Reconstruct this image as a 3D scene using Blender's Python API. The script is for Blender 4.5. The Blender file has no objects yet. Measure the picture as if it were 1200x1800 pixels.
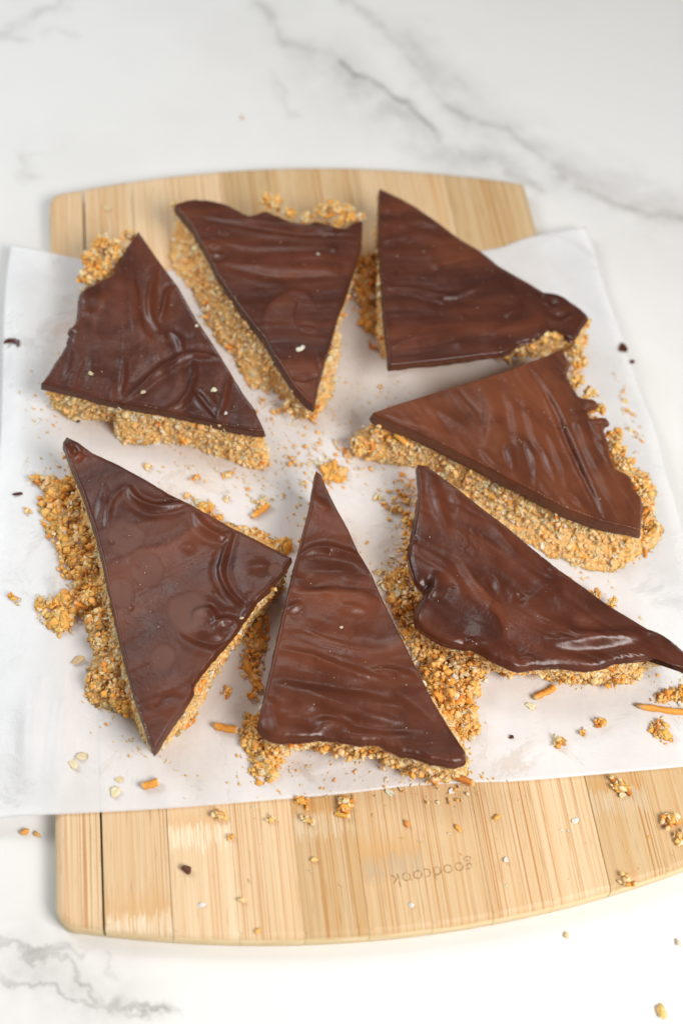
import bpy, bmesh, math, random
import numpy as np
from mathutils import Matrix, Vector

random.seed(7)
rng = np.random.default_rng(11)
scene = bpy.context.scene
C = scene.collection

# ------------------------------------------------------------------ camera
F_PX = 2250.0
YAW, PITCH, ROLL = -0.26295, 0.56512, 0.16284
CAM = np.array([-0.0877, -0.34671, 0.54699])


def rx(a):
    c, s = math.cos(a), math.sin(a)
    return np.array([[1, 0, 0], [0, c, -s], [0, s, c]])


def rz(a):
    c, s = math.cos(a), math.sin(a)
    return np.array([[c, -s, 0], [s, c, 0], [0, 0, 1]])


CM = rz(YAW) @ rx(PITCH) @ rz(ROLL)


def at(px, py, z):
    """point of the plane at height z that the photograph shows at this place"""
    d = CM @ np.array([(px - 600) / F_PX, (900 - py) / F_PX, -1.0])
    return CAM + (z - CAM[2]) / d[2] * d


cam_data = bpy.data.cameras.new('camera')
cam = bpy.data.objects.new('camera', cam_data)
C.objects.link(cam)
cam_data.sensor_fit = 'VERTICAL'
cam_data.sensor_height = 36.0
cam_data.sensor_width = 24.0
cam_data.lens = F_PX / 1800 * 36
cam_data.clip_start = 0.01
cam_data.clip_end = 20
cam.matrix_world = Matrix.Translation(Vector(CAM)) @ Matrix(CM.tolist()).to_4x4()
focus = at(470, 1020, 0.036)
cam_data.dof.use_dof = True
cam_data.dof.focus_distance = float(abs((focus - CAM) @ CM[:, 2]))
cam_data.dof.aperture_fstop = 4.5
scene.camera = cam

# ------------------------------------------------------------------ light
world = bpy.data.worlds.new('World')
scene.world = world
world.use_nodes = True
bgn = world.node_tree.nodes['Background']
bgn.inputs['Color'].default_value = (0.985, 0.985, 0.985, 1)
bgn.inputs['Strength'].default_value = 0.20


def area(name, loc, target, size, power, color):
    l = bpy.data.lights.new(name, 'AREA')
    l.shape = 'RECTANGLE'
    l.size, l.size_y = size
    l.energy = power
    l.color = color
    o = bpy.data.objects.new(name, l)
    C.objects.link(o)
    o.location = loc
    o.rotation_euler = (Vector(target) - Vector(loc)).to_track_quat('-Z', 'Y').to_euler()
    return o


area('window_light', (0.42, -0.62, 0.78), (0.03, -0.10, 0), (0.46, 0.46), 12.6, (1.0, 0.965, 0.925))
area('room_window_light', (-0.75, 0.50, 0.80), (-0.12, 0.02, 0), (0.60, 0.50), 6.8, (0.885, 0.95, 1.0))
area('added_sheen_light', (0.02, 0.52, 1.12), (-0.03, -0.08, 0.03), (0.36, 0.28), 1.75, (1.0, 0.985, 0.965))  # added lamp in the mirror direction for chocolate sheen, not a window

scene.view_settings.view_transform = 'Standard'
scene.view_settings.look = 'None'
scene.view_settings.exposure = 0.02
scene.view_settings.gamma = 1.0
scene.view_settings.use_curve_mapping = False
scene.cycles.max_bounces = 10
scene.cycles.diffuse_bounces = 7

# ------------------------------------------------------------------ helpers


def link(o, parent=None, label=None, cat=None, group=None, kind=None):
    if o.name not in C.objects:
        C.objects.link(o)
    if parent is not None:
        o.parent = parent
    if label:
        o['label'] = label
    if cat:
        o['category'] = cat
    if group:
        o['group'] = group
    if kind:
        o['kind'] = kind
    return o


def empty(name, loc, label, cat, group=None):
    o = bpy.data.objects.new(name, None)
    o.empty_display_size = 0.01
    o.location = loc
    return link(o, None, label, cat, group)


def mesh_np(name, V, faces, mat, smooth=True, col=None, attrs=None):
    me = bpy.data.meshes.new(name)
    V = np.asarray(V, dtype=np.float32)
    if isinstance(faces, np.ndarray):
        k = faces.shape[1]
        me.vertices.add(len(V))
        me.vertices.foreach_set('co', V.ravel())
        me.loops.add(faces.size)
        me.loops.foreach_set('vertex_index', faces.ravel().astype(np.int32))
        me.polygons.add(len(faces))
        me.polygons.foreach_set('loop_start', np.arange(0, faces.size, k, dtype=np.int32))
        me.update(calc_edges=True)
    else:
        me.from_pydata(V.tolist(), [], faces)
        me.update()
    me.polygons.foreach_set('use_smooth', [smooth] * len(me.polygons))
    if col is not None:
        a = me.color_attributes.new('tint', 'FLOAT_COLOR', 'POINT')
        a.data.foreach_set('color', np.asarray(col, dtype=np.float32).ravel())
    for k, v in (attrs or {}).items():
        a = me.attributes.new(k, 'FLOAT', 'POINT')
        a.data.foreach_set('value', np.asarray(v, dtype=np.float32))
    me.validate()
    me.materials.append(mat)
    return me


def obj(name, me, parent=None, **k):
    o = bpy.data.objects.new(name, me)
    return link(o, parent, **k)


def vnoise(P, seed=0):
    """value noise, -1..1, at points P (n,3)"""
    P = np.asarray(P, dtype=np.float64)
    i = np.floor(P).astype(np.int64)
    f = P - i
    f = f * f * f * (f * (f * 6 - 15) + 10)

    def h(a, b, c):
        n = (a * 374761393 + b * 668265263 + c * 2147483647 + seed * 1274126177) & 0xFFFFFFFF
        n = ((n ^ (n >> 13)) * 1274126177) & 0xFFFFFFFF
        n = ((n ^ (n >> 16)) * 2246822519) & 0xFFFFFFFF
        return ((n ^ (n >> 15)) & 0xFFFFFF) / float(0x7FFFFF) - 1.0
    r = 0
    for dx in (0, 1):
        for dy in (0, 1):
            for dz in (0, 1):
                w = (f[:, 0] if dx else 1 - f[:, 0]) * (f[:, 1] if dy else 1 - f[:, 1]) * (f[:, 2] if dz else 1 - f[:, 2])
                r = r + w * h(i[:, 0] + dx, i[:, 1] + dy, i[:, 2] + dz)
    return r


def vn2(x, y, seed=0):
    return vnoise(np.stack([x, y, np.full_like(x, 0.37)], 1), seed)


def fbm2(x, y, seed=0, o=3):
    r, a = 0, 1.0
    for k in range(o):
        r = r + a * vn2(x * 2 ** k, y * 2 ** k, seed + k * 17)
        a *= 0.5
    return r


def smooth_line(pts, step):
    """Catmull-Rom through pts, resampled at about step"""
    pts = np.asarray(pts, dtype=float)
    if len(pts) == 2:
        n = max(2, int(np.linalg.norm(pts[1] - pts[0]) / step) + 1)
        return pts[0] + (pts[1] - pts[0]) * np.linspace(0, 1, n)[:, None]
    P = np.vstack([2 * pts[0] - pts[1], pts, 2 * pts[-1] - pts[-2]])
    out = []
    for i in range(1, len(P) - 2):
        n = max(2, int(np.linalg.norm(P[i + 1] - P[i]) / step) + 1)
        t = np.linspace(0, 1, n, endpoint=False)[:, None]
        out.append(0.5 * ((2 * P[i]) + (P[i + 1] - P[i - 1]) * t + (2 * P[i - 1] - 5 * P[i] + 4 * P[i + 1] - P[i + 2]) * t ** 2
                          + (3 * P[i] - P[i - 1] - 3 * P[i + 1] + P[i + 2]) * t ** 3))
    out.append(P[-2][None])
    return np.vstack(out)


# ------------------------------------------------------------------ materials


def new_mat(name):
    m = bpy.data.materials.new(name)
    m.use_nodes = True
    nt = m.node_tree
    b = nt.nodes['Principled BSDF']
    return m, nt, b


class NT:
    def __init__(s, nt):
        s.nt = nt

    def n(s, t, **k):
        nd = s.nt.nodes.new(t)
        for a, v in k.items():
            setattr(nd, a, v)
        return nd

    def put(s, sock, v):
        if hasattr(v, 'is_output') or isinstance(v, bpy.types.NodeSocket):
            s.nt.links.new(v, sock)
        else:
            sock.default_value = v

    def math(s, op, a, b=0.0, c=0.0, clamp=False):
        nd = s.n('ShaderNodeMath', operation=op, use_clamp=clamp)
        s.put(nd.inputs[0], a)
        s.put(nd.inputs[1], b)
        s.put(nd.inputs[2], c)
        return nd.outputs[0]

    def vmath(s, op, a, b=(0, 0, 0)):
        nd = s.n('ShaderNodeVectorMath', operation=op)
        s.put(nd.inputs[0], a)
        if op == 'SCALE':
            s.put(nd.inputs['Scale'], b)
        else:
            s.put(nd.inputs[1], b)
        return nd.outputs['Value' if op in ('DOT_PRODUCT', 'LENGTH', 'DISTANCE') else 'Vector']

    def noise(s, vec, scale, detail=4, rough=0.55, dist=0.0):
        nd = s.n('ShaderNodeTexNoise')
        s.put(nd.inputs['Vector'], vec)
        s.put(nd.inputs['Scale'], scale)
        nd.inputs['Detail'].default_value = detail
        nd.inputs['Roughness'].default_value = rough
        nd.inputs['Distortion'].default_value = dist
        return nd.outputs['Fac'], nd.outputs['Color']

    def mapr(s, v, a, b, c=0.0, d=1.0, smooth=False):
        nd = s.n('ShaderNodeMapRange')
        if smooth:
            nd.interpolation_type = 'SMOOTHSTEP'
        s.put(nd.inputs[0], v)
        s.put(nd.inputs[1], a)
        s.put(nd.inputs[2], b)
        s.put(nd.inputs[3], c)
        s.put(nd.inputs[4], d)
        return nd.outputs[0]

    def mix(s, f, a, b, blend='MIX'):
        nd = s.n('ShaderNodeMix', data_type='RGBA', blend_type=blend)
        s.put(nd.inputs[0], f)
        s.put(nd.inputs[6], a)
        s.put(nd.inputs[7], b)
        return nd.outputs[2]

    def bump(s, h, strength, dist, normal=None):
        nd = s.n('ShaderNodeBump')
        s.put(nd.inputs['Height'], h)
        nd.inputs['Strength'].default_value = strength
        nd.inputs['Distance'].default_value = dist
        if normal is not None:
            s.put(nd.inputs['Normal'], normal)
        return nd.outputs[0]

    def coords(s, scale=(1, 1, 1), which='Object'):
        tc = s.n('ShaderNodeTexCoord')
        mp = s.n('ShaderNodeMapping')
        s.nt.links.new(tc.outputs[which], mp.inputs[0])
        mp.inputs['Scale'].default_value = scale
        return mp.outputs[0]


def mat_marble():
    m, nt, b = new_mat('marble')
    N = NT(nt)
    P = N.coords()
    w1 = N.noise(P, 22, 5, 0.6)[1]
    w2 = N.noise(P, 90, 6, 0.7)[1]
    d1 = N.vmath('SCALE', N.vmath('SUBTRACT', w1, (0.5, 0.5, 0.5)), 0.045)
    d2 = N.vmath('SCALE', N.vmath('SUBTRACT', w2, (0.5, 0.5, 0.5)), 0.012)
    PW = N.vmath('MULTIPLY', N.vmath('ADD', P, N.vmath('ADD', d1, d2)), (1, 1, 0))
    g = bpy.data.node_groups.new('vein_segment', 'ShaderNodeTree')
    for nm, tp in (('P', 'NodeSocketVector'), ('A', 'NodeSocketVector'), ('B', 'NodeSocketVector'), ('W', 'NodeSocketFloat'), ('S', 'NodeSocketFloat')):
        g.interface.new_socket(nm, in_out='INPUT', socket_type=tp)
    g.interface.new_socket('M', in_out='OUTPUT', socket_type='NodeSocketFloat')
    G = NT(g)
    gi, go = G.n('NodeGroupInput'), G.n('NodeGroupOutput')
    o = gi.outputs
    BA = G.vmath('SUBTRACT', o['B'], o['A'])
    PA = G.vmath('SUBTRACT', o['P'], o['A'])
    h = G.math('DIVIDE', G.vmath('DOT_PRODUCT', PA, BA), G.vmath('DOT_PRODUCT', BA, BA), clamp=True)
    d = G.vmath('LENGTH', G.vmath('SUBTRACT', PA, G.vmath('SCALE', BA, h)))
    q = G.math('DIVIDE', d, o['W'])
    e = G.math('DIVIDE', o['S'], G.math('ADD', 1.0, G.math('POWER', q, 2.0)))
    g.links.new(e, go.inputs['M'])
    veins = [  # pixels of the photograph on the counter, half width mm, strength
        ([(440, 10), (520, 75), (600, 115)], 5.5, 0.38),
        ([(600, 115), (700, 172), (775, 238)], 3.2, 0.72),
        ([(775, 238), (850, 285), (960, 330)], 4.5, 0.42),
        ([(560, 100), (760, 250), (900, 300)], 15, 0.36),
        ([(610, -10), (700, 90), (790, 175)], 5, 0.38),
        ([(790, 175), (930, 262), (1080, 355), (1230, 400)], 5.5, 0.48),
        ([(700, 60), (840, 210), (1010, 300), (1200, 390)], 16, 0.32),
        ([(-20, 60), (60, 25), (140, 0)], 3.0, 0.30),
        ([(0, 62), (40, 66)], 4.0, 0.30), ([(90, 52), (130, 56)], 3.0, 0.25),
        ([(480, 130), (520, 210)], 3.0, 0.22), ([(805, 138), (812, 145)], 3.0, 0.35),
        ([(30, 270), (60, 330)], 5.0, 0.25), ([(60, 275), (100, 262)], 3.0, 0.15),
        ([(-20, 1640), (55, 1668), (95, 1690)], 1.8, 0.55),
        ([(55, 1663), (125, 1668)], 2.4, 0.60),
        ([(95, 1685), (150, 1720), (180, 1750), (240, 1770)], 1.8, 0.62),
        ([(-20, 1690), (40, 1732), (110, 1752), (215, 1762), (300, 1805)], 1.6, 0.62),
        ([(20, 1690), (120, 1730), (200, 1755)], 15, 0.30),
        ([(180, 1675), (215, 1705)], 2.0, 0.30), ([(205, 1755), (225, 1760)], 4.0, 0.60),
        ([(-500, 900), (-200, 1000), (-100, 1010)], 4, 0.4), ([(1500, 900), (1700, 1300)], 4, 0.4),
    ]
    acc = None
    for pl, w, st in veins:
        for a, c in zip(pl[:-1], pl[1:]):
            nd = N.n('ShaderNodeGroup')
            nd.node_tree = g
            nt.links.new(PW, nd.inputs['P'])
            nd.inputs['A'].default_value = tuple(at(*a, 0))
            nd.inputs['B'].default_value = tuple(at(*c, 0))
            nd.inputs['W'].default_value = w / 1000
            nd.inputs['S'].default_value = st
            acc = nd.outputs[0] if acc is None else N.math('MAXIMUM', acc, nd.outputs[0])
    br = N.mapr(N.noise(P, 45, 4, 0.65)[0], 0.34, 0.60, 0.45, 1.2)
    vein = N.math('MULTIPLY', acc, br, clamp=True)
    vein = N.mapr(vein, 0.05, 1.0, 0.0, 1.0)
    cloud = N.mapr(N.noise(P, 5, 5, 0.6)[0], 0.45, 0.75, 0.0, 1.0)
    c0 = N.mix(cloud, (0.745, 0.735, 0.715, 1), (0.66, 0.65, 0.63, 1))
    c1 = N.mix(vein, c0, (0.27, 0.255, 0.24, 1))
    nt.links.new(c1, b.inputs['Base Color'])
    b.inputs['Roughness'].default_value = 0.28
    b.inputs['Specular IOR Level'].default_value = 0.35
    nt.links.new(N.bump(N.noise(P, 400, 3)[0], 0.03, 0.0003), b.inputs['Normal'])
    return m


def mat_bamboo():
    m, nt, b = new_mat('bamboo')
    N = NT(nt)
    P = N.coords()
    oi = N.n('ShaderNodeObjectInfo')
    off = N.n('ShaderNodeCombineXYZ')
    nt.links.new(N.math('MULTIPLY', oi.outputs['Random'], 7.0), off.inputs[0])
    nt.links.new(N.math('MULTIPLY', oi.outputs['Random'], 3.0), off.inputs[1])
    Q = N.vmath('ADD', P, off.outputs[0])

    def st(sx, sy):
        return N.vmath('MULTIPLY', Q, (sx, sy, 20))
    fine = N.noise(st(1900, 16), 1, 3, 0.6)[0]
    mid = N.noise(st(620, 6), 1, 3, 0.6, 0.25)[0]
    line = N.noise(st(1700, 5), 1, 2, 0.5, 0.2)[0]
    broad = N.noise(st(60, 2.2), 1, 3, 0.5)[0]
    dash = N.noise(st(1100, 55), 1, 2, 0.5)[0]
    strip = N.noise(st(210, 1.6), 1, 2, 0.5)[0]
    base = N.mix(N.mapr(broad, 0.3, 0.72), (0.585, 0.385, 0.185, 1), (0.685, 0.505, 0.30, 1))
    base = N.mix(N.mapr(strip, 0.50, 0.66, 0.0, 0.55), base, (0.60, 0.345, 0.135, 1))
    c = N.mix(N.mapr(mid, 0.40, 0.75, 0.0, 0.45), base, (0.58, 0.315, 0.115, 1))
    c = N.mix(N.mapr(fine, 0.35, 0.75, 0.0, 0.55), c, (0.75, 0.61, 0.43, 1))
    c = N.mix(N.math('MULTIPLY', N.mapr(line, 0.54, 0.62, 0.0, 0.9), N.mapr(N.noise(st(130, 4), 1, 2)[0], 0.36, 0.60, 0.15, 1.0)), c, (0.44, 0.185, 0.045, 1))
    c = N.mix(N.mapr(dash, 0.63, 0.74, 0.0, 0.6), c, (0.40, 0.19, 0.06, 1))
    # bamboo node: jagged band where the fibres end
    an = N.n('ShaderNodeAttribute', attribute_type='OBJECT', attribute_name='node_y')
    at_ = N.n('ShaderNodeAttribute', attribute_type='OBJECT', attribute_name='node_tone')
    sep = N.n('ShaderNodeSeparateXYZ')
    nt.links.new(P, sep.inputs[0])
    jag = N.noise(N.vmath('MULTIPLY', Q, (1050, 60, 0)), 1, 3, 0.75)[0]
    dy = N.math('SUBTRACT', sep.outputs[1], an.outputs['Fac'])
    dj = N.math('ADD', dy, N.math('MULTIPLY', N.math('SUBTRACT', jag, 0.5), 0.026))
    band = N.math('MULTIPLY', N.mapr(dj, -0.0045, -0.0035), N.mapr(dj, 0.0065, 0.0050))
    band2 = N.math('MULTIPLY', N.mapr(dj, 0.004, 0.0065), N.mapr(dj, 0.018, 0.007))
    nb = N.math('MULTIPLY', band, N.mapr(fine, 0.44, 0.54))
    c = N.mix(N.math('MULTIPLY', band2, 0.6), c, (0.60, 0.34, 0.13, 1))
    tone = N.mix(at_.outputs['Fac'], (0.84, 0.73, 0.55, 1), (0.30, 0.19, 0.11, 1))
    c = N.mix(N.math('MULTIPLY', nb, 0.62), c, tone)
    # plank to plank tone
    hs = N.n('ShaderNodeHueSaturation')
    nt.links.new(c, hs.inputs['Color'])
    nt.links.new(N.mapr(oi.outputs['Random'], 0, 1, 0.83, 1.10), hs.inputs['Value'])
    nt.links.new(N.mapr(oi.outputs['Random'], 0, 1, 1.08, 0.92), hs.inputs['Saturation'])
    # stacked layers on the sides
    geo = N.n('ShaderNodeNewGeometry')
    nz = N.n('ShaderNodeSeparateXYZ')
    nt.links.new(geo.outputs['Normal'], nz.inputs[0])
    side = N.mapr(nz.outputs[2], 0.75, 0.35)
    lay = N.noise(N.vmath('MULTIPLY', Q, (60, 60, 900)), 1, 2)[0]
    sc = N.mix(N.mapr(lay, 0.4, 0.7), (0.80, 0.64, 0.38, 1), (0.68, 0.49, 0.25, 1))
    c = N.mix(side, hs.outputs[0], sc)
    nt.links.new(c, b.inputs['Base Color'])
    b.inputs['Roughness'].default_value = 0.52
    b.inputs['Specular IOR Level'].default_value = 0.3
    hh = N.math('ADD', N.math('MULTIPLY', mid, -0.6), N.math('MULTIPLY', fine, 0.4))
    nt.links.new(N.bump(hh, 0.35, 0.0004), b.inputs['Normal'])
    return m


def mat_paper():
    m, nt, b = new_mat('parchment')
    N = NT(nt)
    P = N.coords()
    nt.nodes.remove(b)
    out = nt.nodes['Material Output']
    col = N.mix(N.mapr(N.noise(P, 40, 5)[0], 0.35, 0.65), (0.87, 0.87, 0.875, 1), (0.92, 0.92, 0.925, 1))
    centre_shade = N.mapr(N.noise(P, 13, 4, 0.6, 0.5)[0], 0.42, 0.66, 0.0, 0.55)  # beige of shade and board show-through, painted into the paper colour
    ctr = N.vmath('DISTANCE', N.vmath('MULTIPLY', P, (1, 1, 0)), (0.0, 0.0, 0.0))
    centre_shade = N.math('MULTIPLY', centre_shade, N.mapr(ctr, 0.06, 0.15, 1.0, 0.0))  # painted shade tint kept to the middle of the sheet
    col = N.mix(centre_shade, col, (0.86, 0.775, 0.68, 1))
    # faint grease marks where bars have lain
    gr = N.mapr(N.noise(P, 34, 5, 0.65, 0.6)[0], 0.56, 0.64, 0.0, 0.42)
    h = N.math('ADD', N.noise(P, 55, 5, 0.55, 0.6)[0], N.math('MULTIPLY', N.noise(P, 900, 3)[0], 0.06))
    bm = N.bump(h, 0.45, 0.0022)
    df = N.n('ShaderNodeBsdfDiffuse')
    nt.links.new(col, df.inputs[0])
    nt.links.new(bm, df.inputs['Normal'])
    tl = N.n('ShaderNodeBsdfTranslucent')
    nt.links.new(col, tl.inputs[0])
    tr = N.n('ShaderNodeBsdfTransparent')
    gl = N.n('ShaderNodeBsdfGlossy')
    gl.inputs['Roughness'].default_value = 0.38
    nt.links.new(bm, gl.inputs['Normal'])
    m1 = N.n('ShaderNodeMixShader')
    m1.inputs[0].default_value = 0.14
    nt.links.new(df.outputs[0], m1.inputs[1])
    nt.links.new(tl.outputs[0], m1.inputs[2])
    m2 = N.n('ShaderNodeMixShader')
    nt.links.new(N.math('ADD', 0.42, N.math('MULTIPLY', gr, 0.5)), m2.inputs[0])
    nt.links.new(m1.outputs[0], m2.inputs[1])
    nt.links.new(tr.outputs[0], m2.inputs[2])
    m3 = N.n('ShaderNodeMixShader')
    m3.inputs[0].default_value = 0.045
    nt.links.new(m2.outputs[0], m3.inputs[1])
    nt.links.new(gl.outputs[0], m3.inputs[2])
    nt.links.new(m3.outputs[0], out.inputs[0])
    return m


def mat_choc():
    m, nt, b = new_mat('chocolate')
    N = NT(nt)
    P = N.coords()
    oi = N.n('ShaderNodeObjectInfo')
    bl = N.n('ShaderNodeAttribute', attribute_name='bloom').outputs['Fac']
    sd = N.n('ShaderNodeAttribute', attribute_name='side').outputs['Fac']
    sw = N.n('ShaderNodeAttribute', attribute_name='swirl').outputs['Fac']
    wm = N.n('ShaderNodeAttribute', attribute_type='OBJECT', attribute_name='warm').outputs['Fac']
    n1 = N.noise(P, 45, 4, 0.55, 0.8)[0]
    n2 = N.noise(P, 420, 3, 0.6)[0]
    c = N.mix(N.mapr(n1, 0.3, 0.7), (0.056, 0.0128, 0.0055, 1), (0.100, 0.0245, 0.0095, 1))
    c = N.mix(N.mapr(sw, 0.0, 0.9, 0.0, 0.8), c, (0.180, 0.047, 0.017, 1))
    c = N.mix(N.mapr(sw, -0.05, -0.6, 0.0, 0.7), c, (0.036, 0.0095, 0.0055, 1))
    c = N.mix(N.math('MULTIPLY', wm, N.mapr(n1, 0.35, 0.6, 0.45, 1.0)), c, (0.185, 0.054, 0.019, 1))
    c = N.mix(N.math('MULTIPLY', N.mapr(n2, 0.62, 0.75), 0.20), c, (0.15, 0.062, 0.038, 1))
    c = N.mix(N.math('MULTIPLY', bl, N.mapr(n1, 0.3, 0.65, 0.35, 0.8)), c, (0.150, 0.068, 0.048, 1))
    c = N.mix(N.math('MULTIPLY', sd, N.mapr(n2, 0.35, 0.7, 0.25, 0.75)), c, (0.120, 0.055, 0.033, 1))
    nt.links.new(c, b.inputs['Base Color'])
    r = N.mapr(n1, 0.3, 0.7, 0.26, 0.40)
    r = N.math('ADD', r, N.math('MULTIPLY', bl, 0.26))
    r = N.math('ADD', r, N.math('MULTIPLY', sd, 0.15))
    nt.links.new(r, b.inputs['Roughness'])
    b.inputs['Specular IOR Level'].default_value = 0.42
    pit = N.n('ShaderNodeTexVoronoi')
    nt.links.new(P, pit.inputs['Vector'])
    pit.inputs['Scale'].default_value = 260
    ph = N.mapr(pit.outputs['Distance'], 0.0, 0.16, -0.5, 0.0)
    h = N.math('ADD', N.math('MULTIPLY', N.noise(P, 160, 4, 0.6)[0], 0.8), N.math('MULTIPLY', n2, 0.25))
    h = N.math('ADD', h, N.math('MULTIPLY', ph, N.mapr(N.noise(P, 90, 2)[0], 0.56, 0.62)))
    nt.links.new(N.bump(h, 0.45, 0.0007), b.inputs['Normal'])
    return m


def mat_crumb():
    m, nt, b = new_mat('crumb')
    N = NT(nt)
    P = N.coords()
    ca = N.n('ShaderNodeVertexColor', layer_name='tint').outputs[0]
    n1 = N.noise(P, 900, 4, 0.65)[0]
    c = N.mix(N.mapr(n1, 0.3, 0.72, 0.0, 0.4), ca, N.mix(1.0, ca, (0.84, 0.70, 0.50, 1), 'MULTIPLY'))
    n2 = N.noise(N.coords(), 140, 3, 0.6)[0]
    c = N.mix(N.mapr(n2, 0.42, 0.66, 0.0, 0.6), c, N.mix(1.0, c, (0.90, 0.76, 0.56, 1), 'MULTIPLY'))
    nt.links.new(c, b.inputs['Base Color'])
    b.inputs['Roughness'].default_value = 0.55
    b.inputs['Specular IOR Level'].default_value = 0.4
    b.inputs['Subsurface Weight'].default_value = 0.5
    b.inputs['Subsurface Radius'].default_value = (1.0, 0.55, 0.25)
    b.inputs['Subsurface Scale'].default_value = 0.0022
    nt.links.new(N.bump(N.noise(P, 1500, 3, 0.7)[0], 0.6, 0.0004), b.inputs['Normal'])
    return m


def mat_ink():
    m, nt, b = new_mat('burned_brown')
    N = NT(nt)
    P = N.coords(which='Generated')
    b.inputs['Base Color'].default_value = (0.36, 0.175, 0.06, 1)
    b.inputs['Roughness'].default_value = 0.6
    tc = N.coords()
    nt.links.new(N.mapr(N.noise(tc, 700, 3)[0], 0.36, 0.66, 0.06, 0.72), b.inputs['Alpha'])
    return m


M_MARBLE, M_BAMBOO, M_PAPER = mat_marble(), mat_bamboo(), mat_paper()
M_CHOC, M_CRUMB, M_INK = mat_choc(), mat_crumb(), mat_ink()

# ------------------------------------------------------------------ counter
HB = 0.011          # board thickness
ZP = HB + 0.0009    # paper on the board


def make_counter():
    bm = bmesh.new()
    bmesh.ops.create_cube(bm, size=1)
    for v in bm.verts:
        v.co = Vector((v.co.x * 2.6, v.co.y * 2.4 + 0.1, v.co.z * 0.03 - 0.015))
    bmesh.ops.bevel(bm, geom=bm.edges[:], offset=0.002, segments=2, affect='EDGES')
    me = bpy.data.meshes.new('countertop')
    bm.to_mesh(me)
    me.materials.append(M_MARBLE)
    obj('countertop', me, label='white marble countertop with grey veins under the board', kind='structure')


make_counter()

# ------------------------------------------------------------------ cutting board
BW, BL, BULGE = 0.140, 0.206, 0.018


def board_outline(n=64):
    pts = []
    r = 0.010
    xs = np.linspace(-BW, BW, n)

    def y_at(x):
        return BL + BULGE * (1 - (x / BW) ** 2)
    top = [(x, y_at(x)) for x in xs]
    # rounded corners: the arc starts r before the side
    def corner(sx, sy):
        r = 0.0035 if sx > 0 else 0.010
        c = (sx * (BW - r), y_at(BW - r) - r)
        a = np.linspace(0, math.pi / 2, 9)
        return [(c[0] + sx * r * math.cos(t), sy * (c[1] + r * math.sin(t))) for t in a]
    inner = [(x, y) for x, y in top if abs(x) < BW - r - 0.001]
    tr, tl = corner(1, 1), corner(-1, 1)
    bl, br = corner(-1, -1), corner(1, -1)
    pts = tr + inner[::-1] + tl[::-1] + bl + [(x, -y) for x, y in inner] + br[::-1]
    return np.array(pts)


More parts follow.
